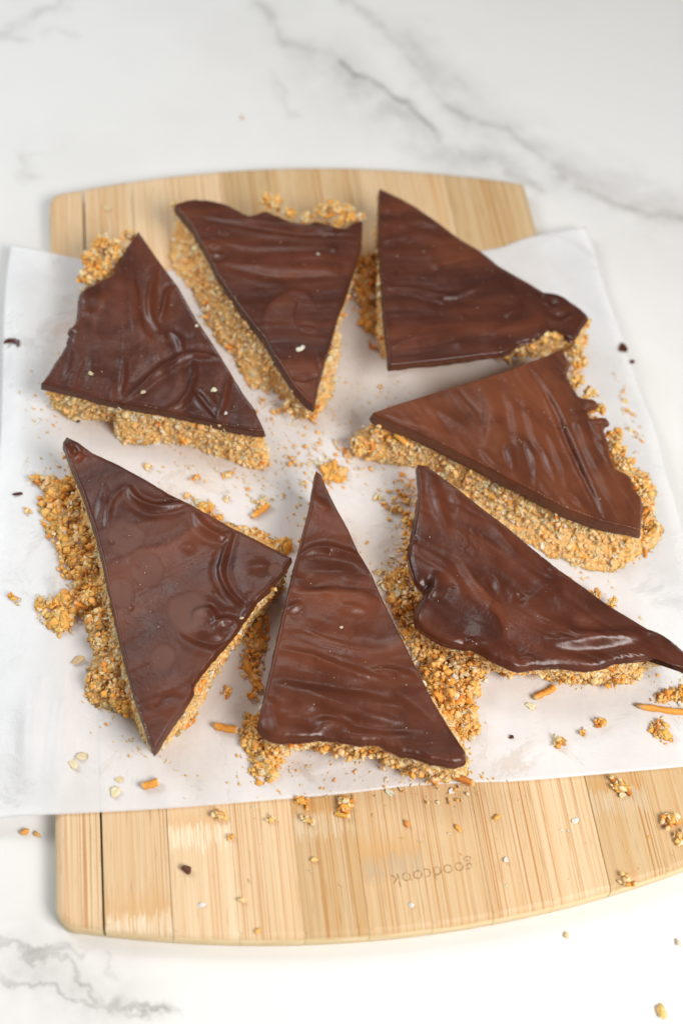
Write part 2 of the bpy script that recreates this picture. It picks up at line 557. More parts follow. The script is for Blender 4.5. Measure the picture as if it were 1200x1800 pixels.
def make_board():
    root = empty('cutting_board', (0, 0, 0), 'bamboo cutting board with curved ends under the parchment paper', 'cutting board')
    o = board_outline()
    d = np.roll(o, -1, 0) - np.roll(o, 1, 0)
    nrm = np.stack([d[:, 1], -d[:, 0]], 1)
    nrm /= np.linalg.norm(nrm, axis=1)[:, None]
    prof = [(0.0022, 0.0), (0.0008, 0.0008), (0.0, 0.0022), (0.0, HB - 0.0034), (0.0005, HB - 0.0016), (0.0016, HB - 0.0005), (0.0034, HB)]
    V, Fc = [], []
    n = len(o)
    for ins, z in prof:
        for q in o - nrm * ins:
            V.append((q[0], q[1], z))
    for k in range(len(prof) - 1):
        for i in range(n):
            j = (i + 1) % n
            Fc.append((k * n + i, k * n + j, (k + 1) * n + j, (k + 1) * n + i))
    Fc.append(tuple(range(n))[::-1])
    Fc.append(tuple((len(prof) - 1) * n + i for i in range(n)))
    me0 = bpy.data.meshes.new('board_solid')
    me0.from_pydata(V, [], Fc)
    seams = [-0.1207, -0.0931, -0.0664, -0.0399, -0.0133, 0.0132, 0.0394, 0.0658, 0.0920, 0.1182]
    gaps = [0.00052, 0.00014, 0.00006, 0.00006, 0.00010, 0.00005, 0.00012, 0.00007, 0.00022, 0.00006]
    edges = [(-1, 0)] + list(zip(seams, gaps)) + [(1, 0)]
    nodes = [0.9, -0.2115, -0.176, 0.9, -0.176, -0.197, 0.9, 0.9, 0.9, -0.178, 0.9]
    tones = [0, 0, 0, 0, 0.1, 0.75, 0, 0, 0, 0.3, 0]
    for k in range(len(edges) - 1):
        x0, x1 = edges[k][0] + edges[k][1], edges[k + 1][0] - edges[k + 1][1]
        bm = bmesh.new()
        bm.from_mesh(me0)
        for x, s in ((x0, -1), (x1, 1)):
            if abs(x) > 0.5:
                continue
            g = bm.verts[:] + bm.edges[:] + bm.faces[:]
            r = bmesh.ops.bisect_plane(bm, geom=g, plane_co=(x, 0, 0), plane_no=(s, 0, 0), clear_outer=True)
            ed = [e for e in r['geom_cut'] if isinstance(e, bmesh.types.BMEdge)]
            for e in ed:
                e.smooth = False
            cap = bmesh.ops.contextual_create(bm, geom=ed)
            ed2 = [e for f in cap['faces'] for e in f.edges if min(v.co.z for v in e.verts) > HB - 0.0002]
            bmesh.ops.bevel(bm, geom=ed2, offset=0.00018, segments=1, affect='EDGES')
        bmesh.ops.recalc_face_normals(bm, faces=bm.faces[:])
        me = bpy.data.meshes.new('plank')
        bm.to_mesh(me)
        bm.free()
        for p in me.polygons:
            p.use_smooth = abs(p.normal.z) < 0.99 and abs(p.normal.x) < 0.9
        me.materials.append(M_BAMBOO)
        pl = obj('plank', me, root)
        pl['node_y'] = nodes[k]
        pl['node_tone'] = float(tones[k])
    bpy.data.meshes.remove(me0)
    cu = bpy.data.curves.new('burned_lettering', 'FONT')
    cu.body = 'goodcook'
    cu.size = 0.0085
    cu.align_x = 'CENTER'
    cu.align_y = 'CENTER'
    cu.space_character = 1.05
    cu.offset = -0.00006
    cu.resolution_u = 4
    tmp = bpy.data.objects.new('lettering', cu)
    C.objects.link(tmp)
    bpy.context.view_layer.update()
    tme = bpy.data.meshes.new_from_object(tmp)
    bpy.data.objects.remove(tmp)
    tme.materials.clear()
    tme.materials.append(M_INK)
    t = obj('burned_lettering', tme, root, label='faint brown maker lettering burned into the bamboo')
    p = at(760, 1535, HB)
    t.location = (p[0], p[1], HB + 0.00006)
    a, b = at(696, 1547, HB), at(826, 1522, HB)
    t.rotation_euler = (0, 0, math.atan2(b[1] - a[1], b[0] - a[0]) + math.pi)
    return root


make_board()

# ------------------------------------------------------------------ parchment


def paper_z(x, y):
    x, y = np.asarray(x, float), np.asarray(y, float)
    yl = BL + BULGE * (1 - np.clip(x / BW, -1, 1) ** 2)
    e = np.maximum(np.maximum(np.abs(x) - BW, np.abs(y) - yl), 0)
    z = ZP - 0.0075 * (1 - np.exp(-(e / 0.03) ** 1.5))
    on = np.exp(-(e / 0.01))
    w = 0.00035 * np.abs(fbm2(x * 14, y * 9, 5)) + 0.0018 * (1 - on) * fbm2(x * 22 + 3, y * 16, 9, 2)
    # soft creases
    for (ax, ay), (bx, by), hgt, wd in CREASES:
        t = np.clip(((x - ax) * (bx - ax) + (y - ay) * (by - ay)) / ((bx - ax) ** 2 + (by - ay) ** 2), 0, 1)
        d = np.hypot(x - ax - t * (bx - ax), y - ay - t * (by - ay))
        w = w + hgt * np.exp(-(d / wd) ** 2) * np.sin(np.pi * np.clip(t, 0.02, 0.98))
    return np.maximum(z + w, 0.0012)


CREASES = []
for a, b, h, w in [((112, 1200), (92, 1420), 0.0022, 0.0035), ((60, 1180), (50, 1420), 0.0025, 0.006), ((40, 470), (30, 900), 0.003, 0.012),
                   ((130, 1290), (105, 1400), 0.0012, 0.002), ((500, 1370), (640, 1330), 0.0006, 0.0022), ((880, 1180), (860, 1330), 0.0006, 0.004),
                   ((1090, 430), (1120, 700), 0.002, 0.008), ((330, 1370), (390, 1390), 0.0006, 0.002), ((760, 1320), (1150, 1300), 0.0005, 0.004)]:
    p, q = at(*a, HB), at(*b, HB)
    CREASES.append(((p[0], p[1]), (q[0], q[1]), h, w))


def make_paper():
    def bd(pts, n):
        q = smooth_line([at(x, y, ZP - (0.004 if (x < 70 or x > 1000 and y < 1000) else 0))[:2] for x, y in pts], 0.001)
        s = np.r_[0, np.cumsum(np.linalg.norm(np.diff(q, axis=0), axis=1))]
        t = np.linspace(0, s[-1], n)
        return np.stack([np.interp(t, s, q[:, 0]), np.interp(t, s, q[:, 1])], 1)
    nu, nv = 200, 210
    top = bd([(20, 432), (75, 440), (140, 455), (230, 468), (320, 476), (600, 462), (850, 440), (920, 420), (1028, 399)], nu)
    bot = bd([(-60, 1450), (0, 1440), (95, 1432), (250, 1424), (400, 1413), (600, 1396), (720, 1382), (830, 1376), (900, 1374), (1000, 1366), (1200, 1348), (1290, 1340)], nu)
    lef = bd([(20, 432), (10, 500), (5, 600), (0, 760), (-15, 900), (-40, 1200), (-60, 1450)], nv)
    rig = bd([(1028, 399), (1048, 440), (1062, 490), (1085, 560), (1115, 650), (1150, 740), (1172, 830), (1200, 930), (1255, 1150), (1290, 1340)], nv)
    u = np.linspace(0, 1, nu)[None, :, None]
    v = np.linspace(0, 1, nv)[:, None, None]
    S = (1 - v) * top[None] + v * bot[None] + (1 - u) * lef[:, None] + u * rig[:, None] \
        - ((1 - u) * (1 - v) * top[0] + u * (1 - v) * top[-1] + (1 - u) * v * bot[0] + u * v * bot[-1])
    X = S.reshape(-1, 2)
    Z = paper_z(X[:, 0], X[:, 1])
    V = np.c_[X, Z]
    i = np.arange(nv * nu).reshape(nv, nu)
    Fc = np.stack([i[:-1, :-1], i[1:, :-1], i[1:, 1:], i[:-1, 1:]], -1).reshape(-1, 4)
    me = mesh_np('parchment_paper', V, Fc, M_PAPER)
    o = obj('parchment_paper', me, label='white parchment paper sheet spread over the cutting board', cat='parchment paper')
    sm = o.modifiers.new('thickness', 'SOLIDIFY')
    sm.thickness = 0.00012
    sm.offset = -1


make_paper()

# ------------------------------------------------------------------ crumb granules


def ico(sub):
    bm = bmesh.new()
    bmesh.ops.create_icosphere(bm, subdivisions=sub, radius=1)
    V = np.array([v.co[:] for v in bm.verts])
    Fc = np.array([[v.index for v in f.verts] for f in bm.faces])
    bm.free()
    return V, Fc


def facet(V, k, d):
    """cut a ball by random planes: a broken, angular crumb"""
    V = V.copy()
    for _ in range(k):
        n = rng.normal(size=3)
        n /= np.linalg.norm(n)
        e = V @ n - rng.uniform(d - 0.22, d + 0.15)
        V -= np.maximum(e, 0)[:, None] * n
    return V


def protos():
    out = {'crumb': [], 'small': [], 'oat': [], 'pretzel': []}
    V, Fc = ico(2)
    for k in range(10):
        n = vnoise(V * 1.5 + k * 9.1, 3) * 0.38 + vnoise(V * 3.4 + k * 5.3, 4) * 0.24
        s = np.array([1, rng.uniform(0.65, 1), rng.uniform(0.5, 0.85)])
        out['crumb'].append((facet(V, 9, 0.70) * (1 + 0.8 * n)[:, None] * s, Fc))
    V, Fc = ico(3)
    out['chunk'] = []
    for k in range(8):
        n = vnoise(V * 1.4 + k * 9.1, 3) * 0.36 + vnoise(V * 3.1 + k * 5.3, 4) * 0.22 + vnoise(V * 7 + k * 2.3, 6) * 0.13 + vnoise(V * 14 + k, 8) * 0.06
        s = np.array([1, rng.uniform(0.6, 0.9), rng.uniform(0.5, 0.8)])
        out['chunk'].append((facet(V, 7, 0.75) * (1 + n)[:, None] * s, Fc))
    V, Fc = ico(1)
    for k in range(10):
        n = vnoise(V * 2.0 + k * 7.7, 5) * 0.42
        s = np.array([1, rng.uniform(0.6, 1), rng.uniform(0.45, 0.9)])
        out['small'].append((facet(V, 5, 0.62) * (1 + n)[:, None] * s, Fc))
    # rolled oat flake: flat, curled, with a groove
    for k in range(6):
        n = 8
        P = [(0, 0, 0.10)]
        for r, z in ((0.55, 0.16), (0.92, 0.07), (0.92, -0.07), (0.5, -0.12)):
            for i in range(n):
                a = 2 * math.pi * i / n
                w = 1 + 0.16 * math.sin(2 * a + k) + 0.12 * math.sin(5 * a + 2 * k) + 0.08 * math.sin(3 * a - k)
                P.append((r * w * math.cos(a), 0.72 * r * w * math.sin(a), z))
        P.append((0, 0, -0.10))
        P = np.array(P)
        P[:, 2] *= 0.6
        P[:, 2] += 0.14 * np.sin(4 * P[:, 0] + k) * np.cos(3 * P[:, 1] + k) + 0.16 * (P[:, 0] ** 2) * (1 if k % 2 else -1) + 0.12 * P[:, 0] * P[:, 1] - 0.10 * np.exp(-(P[:, 1] / 0.12) ** 2) * (P[:, 2] > 0)
        Fq = [(0, 1 + i, 1 + (i + 1) % n) for i in range(n)]
        for ring in range(3):
            a0, b0 = 1 + ring * n, 1 + (ring + 1) * n
            for i in range(n):
                j = (i + 1) % n
                Fq += [(a0 + i, b0 + i, b0 + j), (a0 + i, b0 + j, a0 + j)]
        l0, last = 1 + 3 * n, len(P) - 1
        Fq += [(l0 + i, last, l0 + (i + 1) % n) for i in range(n)]
        out['oat'].append((P, np.array(Fq)))
    # broken pretzel stick: rounded, slightly bent, rough broken ends
    for k in range(5):
        n, m = 9, 8
        P, Fq = [], []
        for i in range(m):
            t = i / (m - 1) * 2 - 1
            rr = 0.30 * (1 if 0 < i < m - 1 else 0.90)
            bend = 0.07 * (t * t) * (1 if k % 2 else -0.5)
            for j in range(n):
                a = 2 * math.pi * j / n
                jit = 1 + 0.10 * math.sin(3 * a + k + 2 * i) + 0.08 * math.sin(2 * a - 3 * i)
                ex = t + (0.12 * math.sin(a * 2 + k) if i in (0, m - 1) else 0)
                P.append((ex, bend + rr * jit * math.cos(a), rr * jit * math.sin(a)))
        for i in range(m - 1):
            for j in range(n):
                q = (j + 1) % n
                Fq += [(i * n + j, i * n + q, (i + 1) * n + q), (i * n + j, (i + 1) * n + q, (i + 1) * n + j)]
        c0, c1 = len(P), len(P) + 1
        P += [(-0.9, 0.07 * (1 if k % 2 else -0.5), 0), (0.9, 0.07 * (1 if k % 2 else -0.5), 0)]
        for j in range(n):
            q = (j + 1) % n
            Fq += [(c0, q, j), (c1, (m - 1) * n + j, (m - 1) * n + q)]
        P = np.array(P)
        P = P * (1 + 0.16 * vnoise(P * 2.6 + k * 3, 13)[:, None] * np.array([0.3, 1, 1]))
        out['pretzel'].append((P, np.array(Fq)))
    return out


PROTO = protos()
PAL = {
    'crumb': [((0.91, 0.53, 0.145), 4), ((0.88, 0.43, 0.075), 3.2), ((0.92, 0.66, 0.30), 3.5), ((0.95, 0.82, 0.55), 4.5), ((0.88, 0.36, 0.025), 1.5), ((0.58, 0.23, 0.035), 0.8)],
    'oat': [((0.86, 0.75, 0.52), 3), ((0.82, 0.64, 0.37), 2), ((0.88, 0.81, 0.64), 1.5)],
    'pretzel': [((0.74, 0.33, 0.050), 2), ((0.64, 0.25, 0.035), 2), ((0.80, 0.43, 0.09), 1.5)],
}


def pick_col(kind, n=1):
    pal = PAL['crumb' if kind in ('small', 'chunk') else kind]
    w = np.array([p[1] for p in pal], float)
    ix = rng.choice(len(pal), size=n, p=w / w.sum())
    c = np.array([pal[i][0] for i in ix])
    if pal is PAL['crumb']:
        c = 0.68 * c + 0.32 * np.array([0.90, 0.53, 0.165])
    c = c * (np.array([1.0, 0.97, 0.95]) if kind == 'oat' else np.array([1.0, 0.935, 0.90]))
    return c * rng.uniform(0.88, 1.08, (n, 1)) * rng.uniform(0.97, 1.03, (n, 3))


def rand_rot(n, flat=None):
    q = rng.normal(size=(n, 4))
    if flat is not None:   # mostly lying flat
        a = rng.uniform(0, 2 * math.pi, n)
        q = np.stack([np.cos(a / 2), np.zeros(n), np.zeros(n), np.sin(a / 2)], 1) + rng.normal(size=(n, 4)) * flat
    q /= np.linalg.norm(q, axis=1)[:, None]
    w, x, y, z = q.T
    return np.stack([np.stack([1 - 2 * (y * y + z * z), 2 * (x * y - z * w), 2 * (x * z + y * w)], 1),
                     np.stack([2 * (x * y + z * w), 1 - 2 * (x * x + z * z), 2 * (y * z - x * w)], 1),
                     np.stack([2 * (x * z - y * w), 2 * (y * z + x * w), 1 - 2 * (x * x + y * y)], 1)], 1)


def crust(cv, V0):
    """pale crumb at the broken ends, uneven baked skin between"""
    cv = cv.copy()
    e = np.clip((np.abs(V0[:, 0]) - 0.80) / 0.12, 0, 1)[:, None]
    t = (0.5 + 0.5 * vnoise(V0 * 3.3 + 4, 12))[:, None]
    cv[:, :3] = cv[:, :3] * (0.72 + 0.5 * t)
    cv[:, :3] = cv[:, :3] * (1 - e) + np.array([0.90, 0.70, 0.40]) * e
    return cv


class Grains:
    def __init__(s, tone=None):
        s.V, s.F, s.C, s.n = [], [], [], 0
        s.tone = tone

    def add(s, kind, pos, rad, flat=None, col=None):
        pos, rad = np.atleast_2d(pos), np.atleast_1d(rad)
        m = len(pos)
        if not m:
            return
        R = rand_rot(m, flat)
        if col is None:
            col = pick_col(kind, m)
            if s.tone is not None and kind in ('crumb', 'small', 'chunk'):
                col = 0.6 * col + 0.4 * np.array(s.tone)
        else:
            col = np.tile(col, (m, 1))
        pr = PROTO[kind]
        which = rng.integers(0, len(pr), m)
        for k in range(len(pr)):
            ix = np.where(which == k)[0]
            if not len(ix):
                continue
            V0, F0 = pr[k]
            V = np.einsum('nij,vj->nvi', R[ix], V0) * rad[ix][:, None, None] + pos[ix][:, None, :]
            nv = len(V0)
            Fc = F0[None] + (s.n + np.arange(len(ix)) * nv)[:, None, None]
            s.V.append(V.reshape(-1, 3))
            s.F.append(Fc.reshape(-1, 3))
            cv = np.repeat(np.c_[col[ix], np.ones(len(ix))], nv, 0)
            if kind == 'pretzel':
                cv = crust(cv, np.tile(V0, (len(ix), 1)))
            s.C.append(cv)
            s.n += nv * len(ix)

    def mix(s, pos, lo=0.0006, hi=0.0019, oat=0.14, pretzel=0.01, flat=None):
        """a natural mixture at these places"""
        pos = np.atleast_2d(pos)
        m = len(pos)
        t = rng.random(m)
        r = lo + (hi - lo) * rng.random(m) ** 2.9
        a = t < oat
        b = (t >= oat) & (t < oat + pretzel)
        c = (t >= oat + pretzel)
        big = c & (r > lo + 0.72 * (hi - lo))
        s.add('oat', pos[a], np.clip(r[a] * 1.5, 0.0011, 0.0024), flat)
        s.add('pretzel', pos[b], np.clip(r[b] * 2.2, 0.0018, 0.0034), flat)
        s.add('crumb', pos[big], r[big], flat)
        s.add('small', pos[c & ~big], r[c & ~big], flat)

    def mesh(s, name, smooth=True):
        return mesh_np(name, np.vstack(s.V), np.vstack(s.F), M_CRUMB, smooth, np.vstack(s.C))


# ------------------------------------------------------------------ bars
NODES = 512
TH = np.linspace(-math.pi, math.pi, NODES, endpoint=False)


def crop(x0, y0, s):
    return lambda u, v: (x0 + s * u, y0 + s * v)


def polar_from_loop(Q, c):
    d = Q - c
    a, r = np.arctan2(d[:, 1], d[:, 0]), np.hypot(d[:, 0], d[:, 1])
    i = np.argsort(a)
    a, r = a[i], r[i]
    return np.interp(TH, np.r_[a - 2 * math.pi, a, a + 2 * math.pi], np.r_[r, r, r])


def seg_dist(X, L):
    """signed distance and run 0..1 from points X to polyline L"""
    best = np.full(len(X), 1e9)
    sg = np.zeros(len(X))
    run = np.zeros(len(X))
    m = len(L) - 1
    for i in range(m):
        a, b = L[i], L[i + 1]
        ab = b - a
        l2 = ab @ ab
        if l2 < 1e-14:
            continue
        ap = X - a
        t = np.clip(ap @ ab / l2, 0, 1)
        dx = ap - t[:, None] * ab
        d = np.hypot(dx[:, 0], dx[:, 1])
        u = d < best
        best[u] = d[u]
        sg[u] = np.sign(ab[0] * ap[u, 1] - ab[1] * ap[u, 0])
        run[u] = (i + t[u]) / m
    return best * sg, run


def make_bar(spec):
    mp = spec['crop']
    H = spec.get('h', 0.026)
    thick = spec.get('thick', 0.0042)
    ztop = ZP + H
    zb = ztop - thick
    tilt = spec.get('tilt', (0.0, 0.0))
    W = lambda u, v, z: at(*mp(u, v), z)[:2]
    out = np.array([W(q[0], q[1], ztop) for q in spec['choc']])
    soft = np.array([q[2] if len(q) > 2 else 0 for q in spec['choc']], float)
    # dense outline
    D, S = [], []
    n = len(out)
    for i in range(n):
        a, b = out[i], out[(i + 1) % n]
        p0, p3 = out[i - 1], out[(i + 2) % n]
        m = max(2, int(np.linalg.norm(b - a) / 0.0008))
        both = soft[i] > 0 and soft[(i + 1) % n] > 0
        for k in range(m):
            t = k / m
            q = a + (b - a) * t
            if both:
                q = 0.5 * ((2 * a) + (b - p0) * t + (2 * p0 - 5 * a + 4 * b - p3) * t ** 2 + (3 * a - p0 - 3 * b + p3) * t ** 3)
            D.append(q)
            S.append(soft[i] * (1 - t) + soft[(i + 1) % n] * t)
    D, S = np.array(D), np.array(S)
    if np.sum(D[:, 0] * np.roll(D[:, 1], -1) - np.roll(D[:, 0], -1) * D[:, 1]) < 0:
        D, S = D[::-1], S[::-1]
    A = 0.5 * np.sum(D[:, 0] * np.roll(D[:, 1], -1) - np.roll(D[:, 0], -1) * D[:, 1])
    cr = D[:, 0] * np.roll(D[:, 1], -1) - np.roll(D[:, 0], -1) * D[:, 1]
    c = np.array([np.sum((D[:, 0] + np.roll(D[:, 0], -1)) * cr), np.sum((D[:, 1] + np.roll(D[:, 1], -1)) * cr)]) / (6 * A)
    if 'centre' in spec:
        c = np.array(W(*spec['centre'], ztop))
    rad = np.linalg.norm(D - c, axis=1)
    # fine wander of the edge
    wob = fbm2(D[:, 0] * 420, D[:, 1] * 420, spec['seed'], 2) * (0.00012 + 0.00030 * S)
    D = c + (D - c) * (1 + wob / rad)[:, None]
    # top surface: rings shrinking towards the centre
    tg = np.roll(D, -1, 0) - np.roll(D, 1, 0)
    nr = np.stack([tg[:, 1], -tg[:, 0]], 1)
    nr /= np.linalg.norm(nr, axis=1)[:, None] + 1e-12
    cosn = np.clip(np.sum(nr * (D - c), 1) / rad, 0.25, 1)
    K = 74
    t = np.linspace(0, 1, K + 1)[:-1]
    fr = 0.10 * t + 0.90 * t ** 1.7
    ring = [c + (D - c) * (1 - f) for f in fr]
    dist = [f * rad * cosn for f in fr]
    X = np.vstack(ring)
    dd = np.concatenate(dist)
    SS = np.tile(S, K)
    # relief
    rough = spec.get('relief', 1.0)
    z = np.zeros(len(X))
    ang = spec.get('streak', 0.0)
    ca, sa = math.cos(ang), math.sin(ang)
    xl, yl = (X[:, 0] * ca + X[:, 1] * sa), (-X[:, 0] * sa + X[:, 1] * ca)
    warp = fbm2(X[:, 0] * 30, X[:, 1] * 30, spec['seed'] + 3, 2) * 0.006
    st1 = vn2(xl * 22, (yl + warp) * 190, spec['seed'] + 5)
    st2 = vn2(xl * 45, (yl + warp * 0.7) * 430, spec['seed'] + 6)
    st3 = vn2(xl * 11, (yl + warp) * 75, spec['seed'] + 8)
    z += rough * (0.00046 * st3 + 0.00030 * st1 + 0.00018 * st2 + 0.00034 * fbm2(X[:, 0] * 48, X[:, 1] * 48, spec['seed'] + 7, 3))
    swirl = 0.5 * st3 + 0.4 * st1
    for kind, pts, wd, hg in spec['strokes']:
        L = smooth_line([W(u, v, ztop) for u, v in pts], 0.0016)
        d, run = seg_dist(X, L)
        d = d + 0.0004 * vn2(X[:, 0] * 160, X[:, 1] * 160, spec['seed'] + 21)
        w, h = wd / 1000 * 1.35, hg / 1000 * 1.8
        endt = np.sin(np.pi * np.clip(run, 0, 1)) ** 0.9
        w = w * (0.62 + 0.38 * endt)
        if kind == 'ridge':
            z += h * endt * np.exp(-(d / w) ** 2) - 0.35 * h * endt * np.exp(-((np.abs(d) - 2.2 * w) / (1.4 * w)) ** 2)
        elif kind == 'groove':
            z -= h * endt * np.exp(-(d / w) ** 2)
            z += 0.3 * h * endt * np.exp(-((np.abs(d) - 2 * w) / w) ** 2)
        else:                       # step: one side stands proud and falls away slowly
            z += h * endt * (1 / (1 + np.exp(-d / (0.28 * w))) * np.exp(-np.maximum(d, 0) / (5 * w)))
            swirl += 0.6 * endt * np.exp(-np.maximum(d, 0) / (6 * w)) * (d > 0)
    for u, v, rpx, hg in spec.get('blobs', []):
        p = np.array(W(u, v, ztop))
        r = np.linalg.norm(np.array(W(u + rpx, v, ztop)) - p)
        q = np.hypot(X[:, 0] - p[0], X[:, 1] - p[1]) / r
        z += hg / 1000 * np.exp(-q ** 2)
    for u, v, rpx, hg in spec.get('rough', []):
        p = np.array(W(u, v, ztop))
        r = np.linalg.norm(np.array(W(u + rpx, v, ztop)) - p)
        q = np.hypot(X[:, 0] - p[0], X[:, 1] - p[1]) / r
        z += hg / 1000 * np.exp(-q ** 4) * fbm2(X[:, 0] * 420, X[:, 1] * 420, 31, 3)
    bloom = np.zeros(len(X))
    for u, v, rpx in spec.get('bloom', []):
        p = np.array(W(u, v, ztop))
        r = np.linalg.norm(np.array(W(u + rpx, v, ztop)) - p)
        q = np.hypot(X[:, 0] - p[0], (X[:, 1] - p[1]) * 0.85) / r + 0.30 * fbm2(X[:, 0] * 75, X[:, 1] * 75, 77, 3)
        k = np.clip((1.06 - q) / 0.28, 0, 1)
        bloom = np.maximum(bloom, k)
        z -= 0.00018 * k
    # rounded rim
    rr = 0.00055 + 0.0030 * SS
    q = np.clip(1 - dd / rr, 0, 1)
    rim = np.clip(dd / 0.0012, 0, 1)
    z = z * (0.35 + 0.65 * rim) - rr * 0.75 * (1 - np.sqrt(1 - np.minimum(q, 0.999) ** 2))
    z += (1 - SS) * 0.00022 * np.exp(-((dd - 0.0007) / 0.0005) ** 2)   # burr the knife left
    z -= spec.get('sag', 0.0) * np.clip(SS, 0, 1) * np.exp(-dd / 0.012)
    V = [np.c_[X, ztop + z]]
    m = len(D)
    # side wall down to the crumb
    zo = V[0][:m, 2]
    side_rows = 6
    flare = spec.get('flare', 0.0006)
    for k in range(1, side_rows + 1):
        f = k / side_rows
        dn = thick * (1 + 0.18 * vn2(D[:, 0] * 90, D[:, 1] * 90, spec['seed'] + 40) * (1 + S)) * (1 - 0.25 * S)
        push = flare * f * (1 - S) + 0.0012 * S * math.sin(math.pi * min(1, f * 1.05)) - 0.0010 * S * f * f
        push = push + 0.00022 * fbm2(D[:, 0] * 500 + k * 3, D[:, 1] * 500 + k * 2, spec['seed'] + 50, 2)
        q = D + nr * push[:, None]
        V.append(np.c_[q, zo - (dn - (ztop - zo) * 0.5) * f])
    V.append(np.array([[c[0], c[1], zb]]))
    V.append(np.array([[c[0], c[1], V[0][(K - 1) * m:K * m, 2].mean()]]))
    V = np.vstack(V)
    i = np.arange(m)
    j = (i + 1) % m
    tri = []
    for k in range(K - 1):
        a, b = k * m, (k + 1) * m
        tri += [np.stack([a + i, a + j, b + j], 1), np.stack([a + i, b + j, b + i], 1)]
    top0 = K * m
    rows = [0] + [top0 + k * m for k in range(side_rows)]
    for a, b in zip(rows[:-1], rows[1:]):
        tri += [np.stack([a + i, b + j, a + j], 1), np.stack([a + i, b + i, b + j], 1)]
    lastc = top0 + side_rows * m
    tri.append(np.stack([np.full(m, lastc), rows[-1] + j, rows[-1] + i], 1))
    tri.append(np.stack([np.full(m, lastc + 1), (K - 1) * m + i, (K - 1) * m + j], 1))
    tri = np.vstack(tri)
    sidea = np.r_[np.zeros(K * m), np.tile((1 - np.clip(S, 0, 1)), side_rows), 1, 0]
    blo = np.r_[bloom, np.zeros(side_rows * m + 2)]
    swa = np.r_[swirl, np.zeros(side_rows * m + 2)]
    root = empty('chocolate_bar', (c[0], c[1], ZP), spec['label'], 'dessert bar', 'triangular chocolate crumb bars on the parchment')
    loc = np.array([c[0], c[1], ZP])
    me = mesh_np('chocolate_layer', V - loc, tri, M_CHOC, True, attrs={'side': sidea, 'bloom': blo, 'swirl': swa})
    obj('chocolate_layer', me, root)['warm'] = float(spec.get('warm', 0.0))

    # ---- crumb base
    rc = polar_from_loop(D, c)
    if 'tail' in spec:
        rc = np.minimum(rc, np.linalg.norm(np.array(W(*spec['tail'], zb)) - c))
    rb = rc - 0.0012
    dirs = np.stack([np.cos(TH), np.sin(TH)], 1)
    for sec in spec['foot']:
        L = smooth_line([W(u, v, ZP) for u, v in sec], 0.001) - c
        a = np.unwrap(np.arctan2(L[:, 1], L[:, 0]))
        r = np.hypot(L[:, 0], L[:, 1])
        o = np.argsort(a)
        a, r = a[o], r[o]
        for sh in (-2 * math.pi, 0, 2 * math.pi):
            s = (TH + sh >= a[0]) & (TH + sh <= a[-1])
            rb[s] = np.interp(TH[s] + sh, a, r)
    kern = np.hanning(9)
    kern /= kern.sum()
    rb = np.convolve(np.r_[rb[-4:], rb, rb[:4]], kern, 'valid')
    LV = 22
    hz = zb - ZP + 0.0004
    core = []
    for k in range(LV):
        f = k / (LV - 1)
        g = f ** 0.8
        r = rb * (1 - g) + (rc - 0.0010) * g
        # low part of a wide foot lies lower, like a crumbled slope
        wide = np.clip((rb - rc) / 0.010, 0, 1)
        r = np.where(rb > rc, rc + (rb - rc) * (1 - f) ** (1.0 + 0.8 * wide), r)
        r = np.maximum(np.minimum(r, np.maximum(rc - 0.0006, rb)), 0.004)
        p = c + dirs * r[:, None]
        nz = fbm2(p[:, 0] * 170 + k, p[:, 1] * 170 - k * 2, spec['seed'] + 60, 3)
        fz = fbm2(TH * 130 + 7, np.full(NODES, k * 1.3), spec['seed'] + 61, 2)
        p = c + dirs * (r + 0.0018 * nz + 0.0008 * fz - 0.0010)[:, None]
        core.append(np.c_[p, np.full(NODES, ZP + 0.0002 + hz * f)])
    core = np.array(core)
    Vc = np.vstack([core.reshape(-1, 3), [[c[0], c[1], ZP + 0.0002]], [[c[0], c[1], ZP + hz]]])
    i = np.arange(NODES)
    j = (i + 1) % NODES
    tri = []
    for k in range(LV - 1):
        a, b = k * NODES, (k + 1) * NODES
        tri += [np.stack([a + i, a + j, b + j], 1), np.stack([a + i, b + j, b + i], 1)]
    e = LV * NODES
    tri += [np.stack([np.full(NODES, e), j, i], 1), np.stack([np.full(NODES, e + 1), (LV - 1) * NODES + i, (LV - 1) * NODES + j], 1)]
    cc = np.tile([0.86, 0.48, 0.12, 1], (len(Vc), 1)) * np.r_[rng.uniform(0.8, 1.2, len(Vc))][:, None]
    tn = np.clip(0.5 + 0.8 * vnoise(Vc * 420, 71), 0, 1)[:, None]
    cc[:, :3] = cc[:, :3] * (1 - 0.6 * tn) + np.array([0.90, 0.68, 0.40]) * 0.6 * tn
    cc[:, 3] = 1
    me = mesh_np('crumb_base', Vc - loc, np.vstack(tri), M_CRUMB, True, cc)
    cb = obj('crumb_base', me, root)
    # ---- granules on its flanks
    G = Grains((0.90, 0.67, 0.39))
    q = core.transpose(1, 0, 2)            # angle, level
    seg = np.linalg.norm(np.roll(q[:, 0], -1, 0) - q[:, 0], axis=1)
    up = np.linalg.norm(q[:, -1] - q[:, 0], axis=1)
    face = dirs @ ((CAM[:2] - c) / np.linalg.norm(CAM[:2] - c))
    wgt = seg * up * (0.30 + 0.70 * np.clip(face * 2.5 + 0.9, 0, 1))
    cnt = int(spec.get('dens', 1.3) * wgt.sum() * 1e6 * 0.62)
    ia = rng.choice(NODES, cnt, p=wgt / wgt.sum())
    fl = rng.random(cnt) * (LV - 1)
    k0 = np.minimum(fl.astype(int), LV - 2)
    ft = (fl - k0)[:, None]
    fa = rng.random(cnt)[:, None]
    ib = (ia + 1) % NODES
    pa = q[ia, k0] * (1 - ft) + q[ia, k0 + 1] * ft
    pb = q[ib, k0] * (1 - ft) + q[ib, k0 + 1] * ft
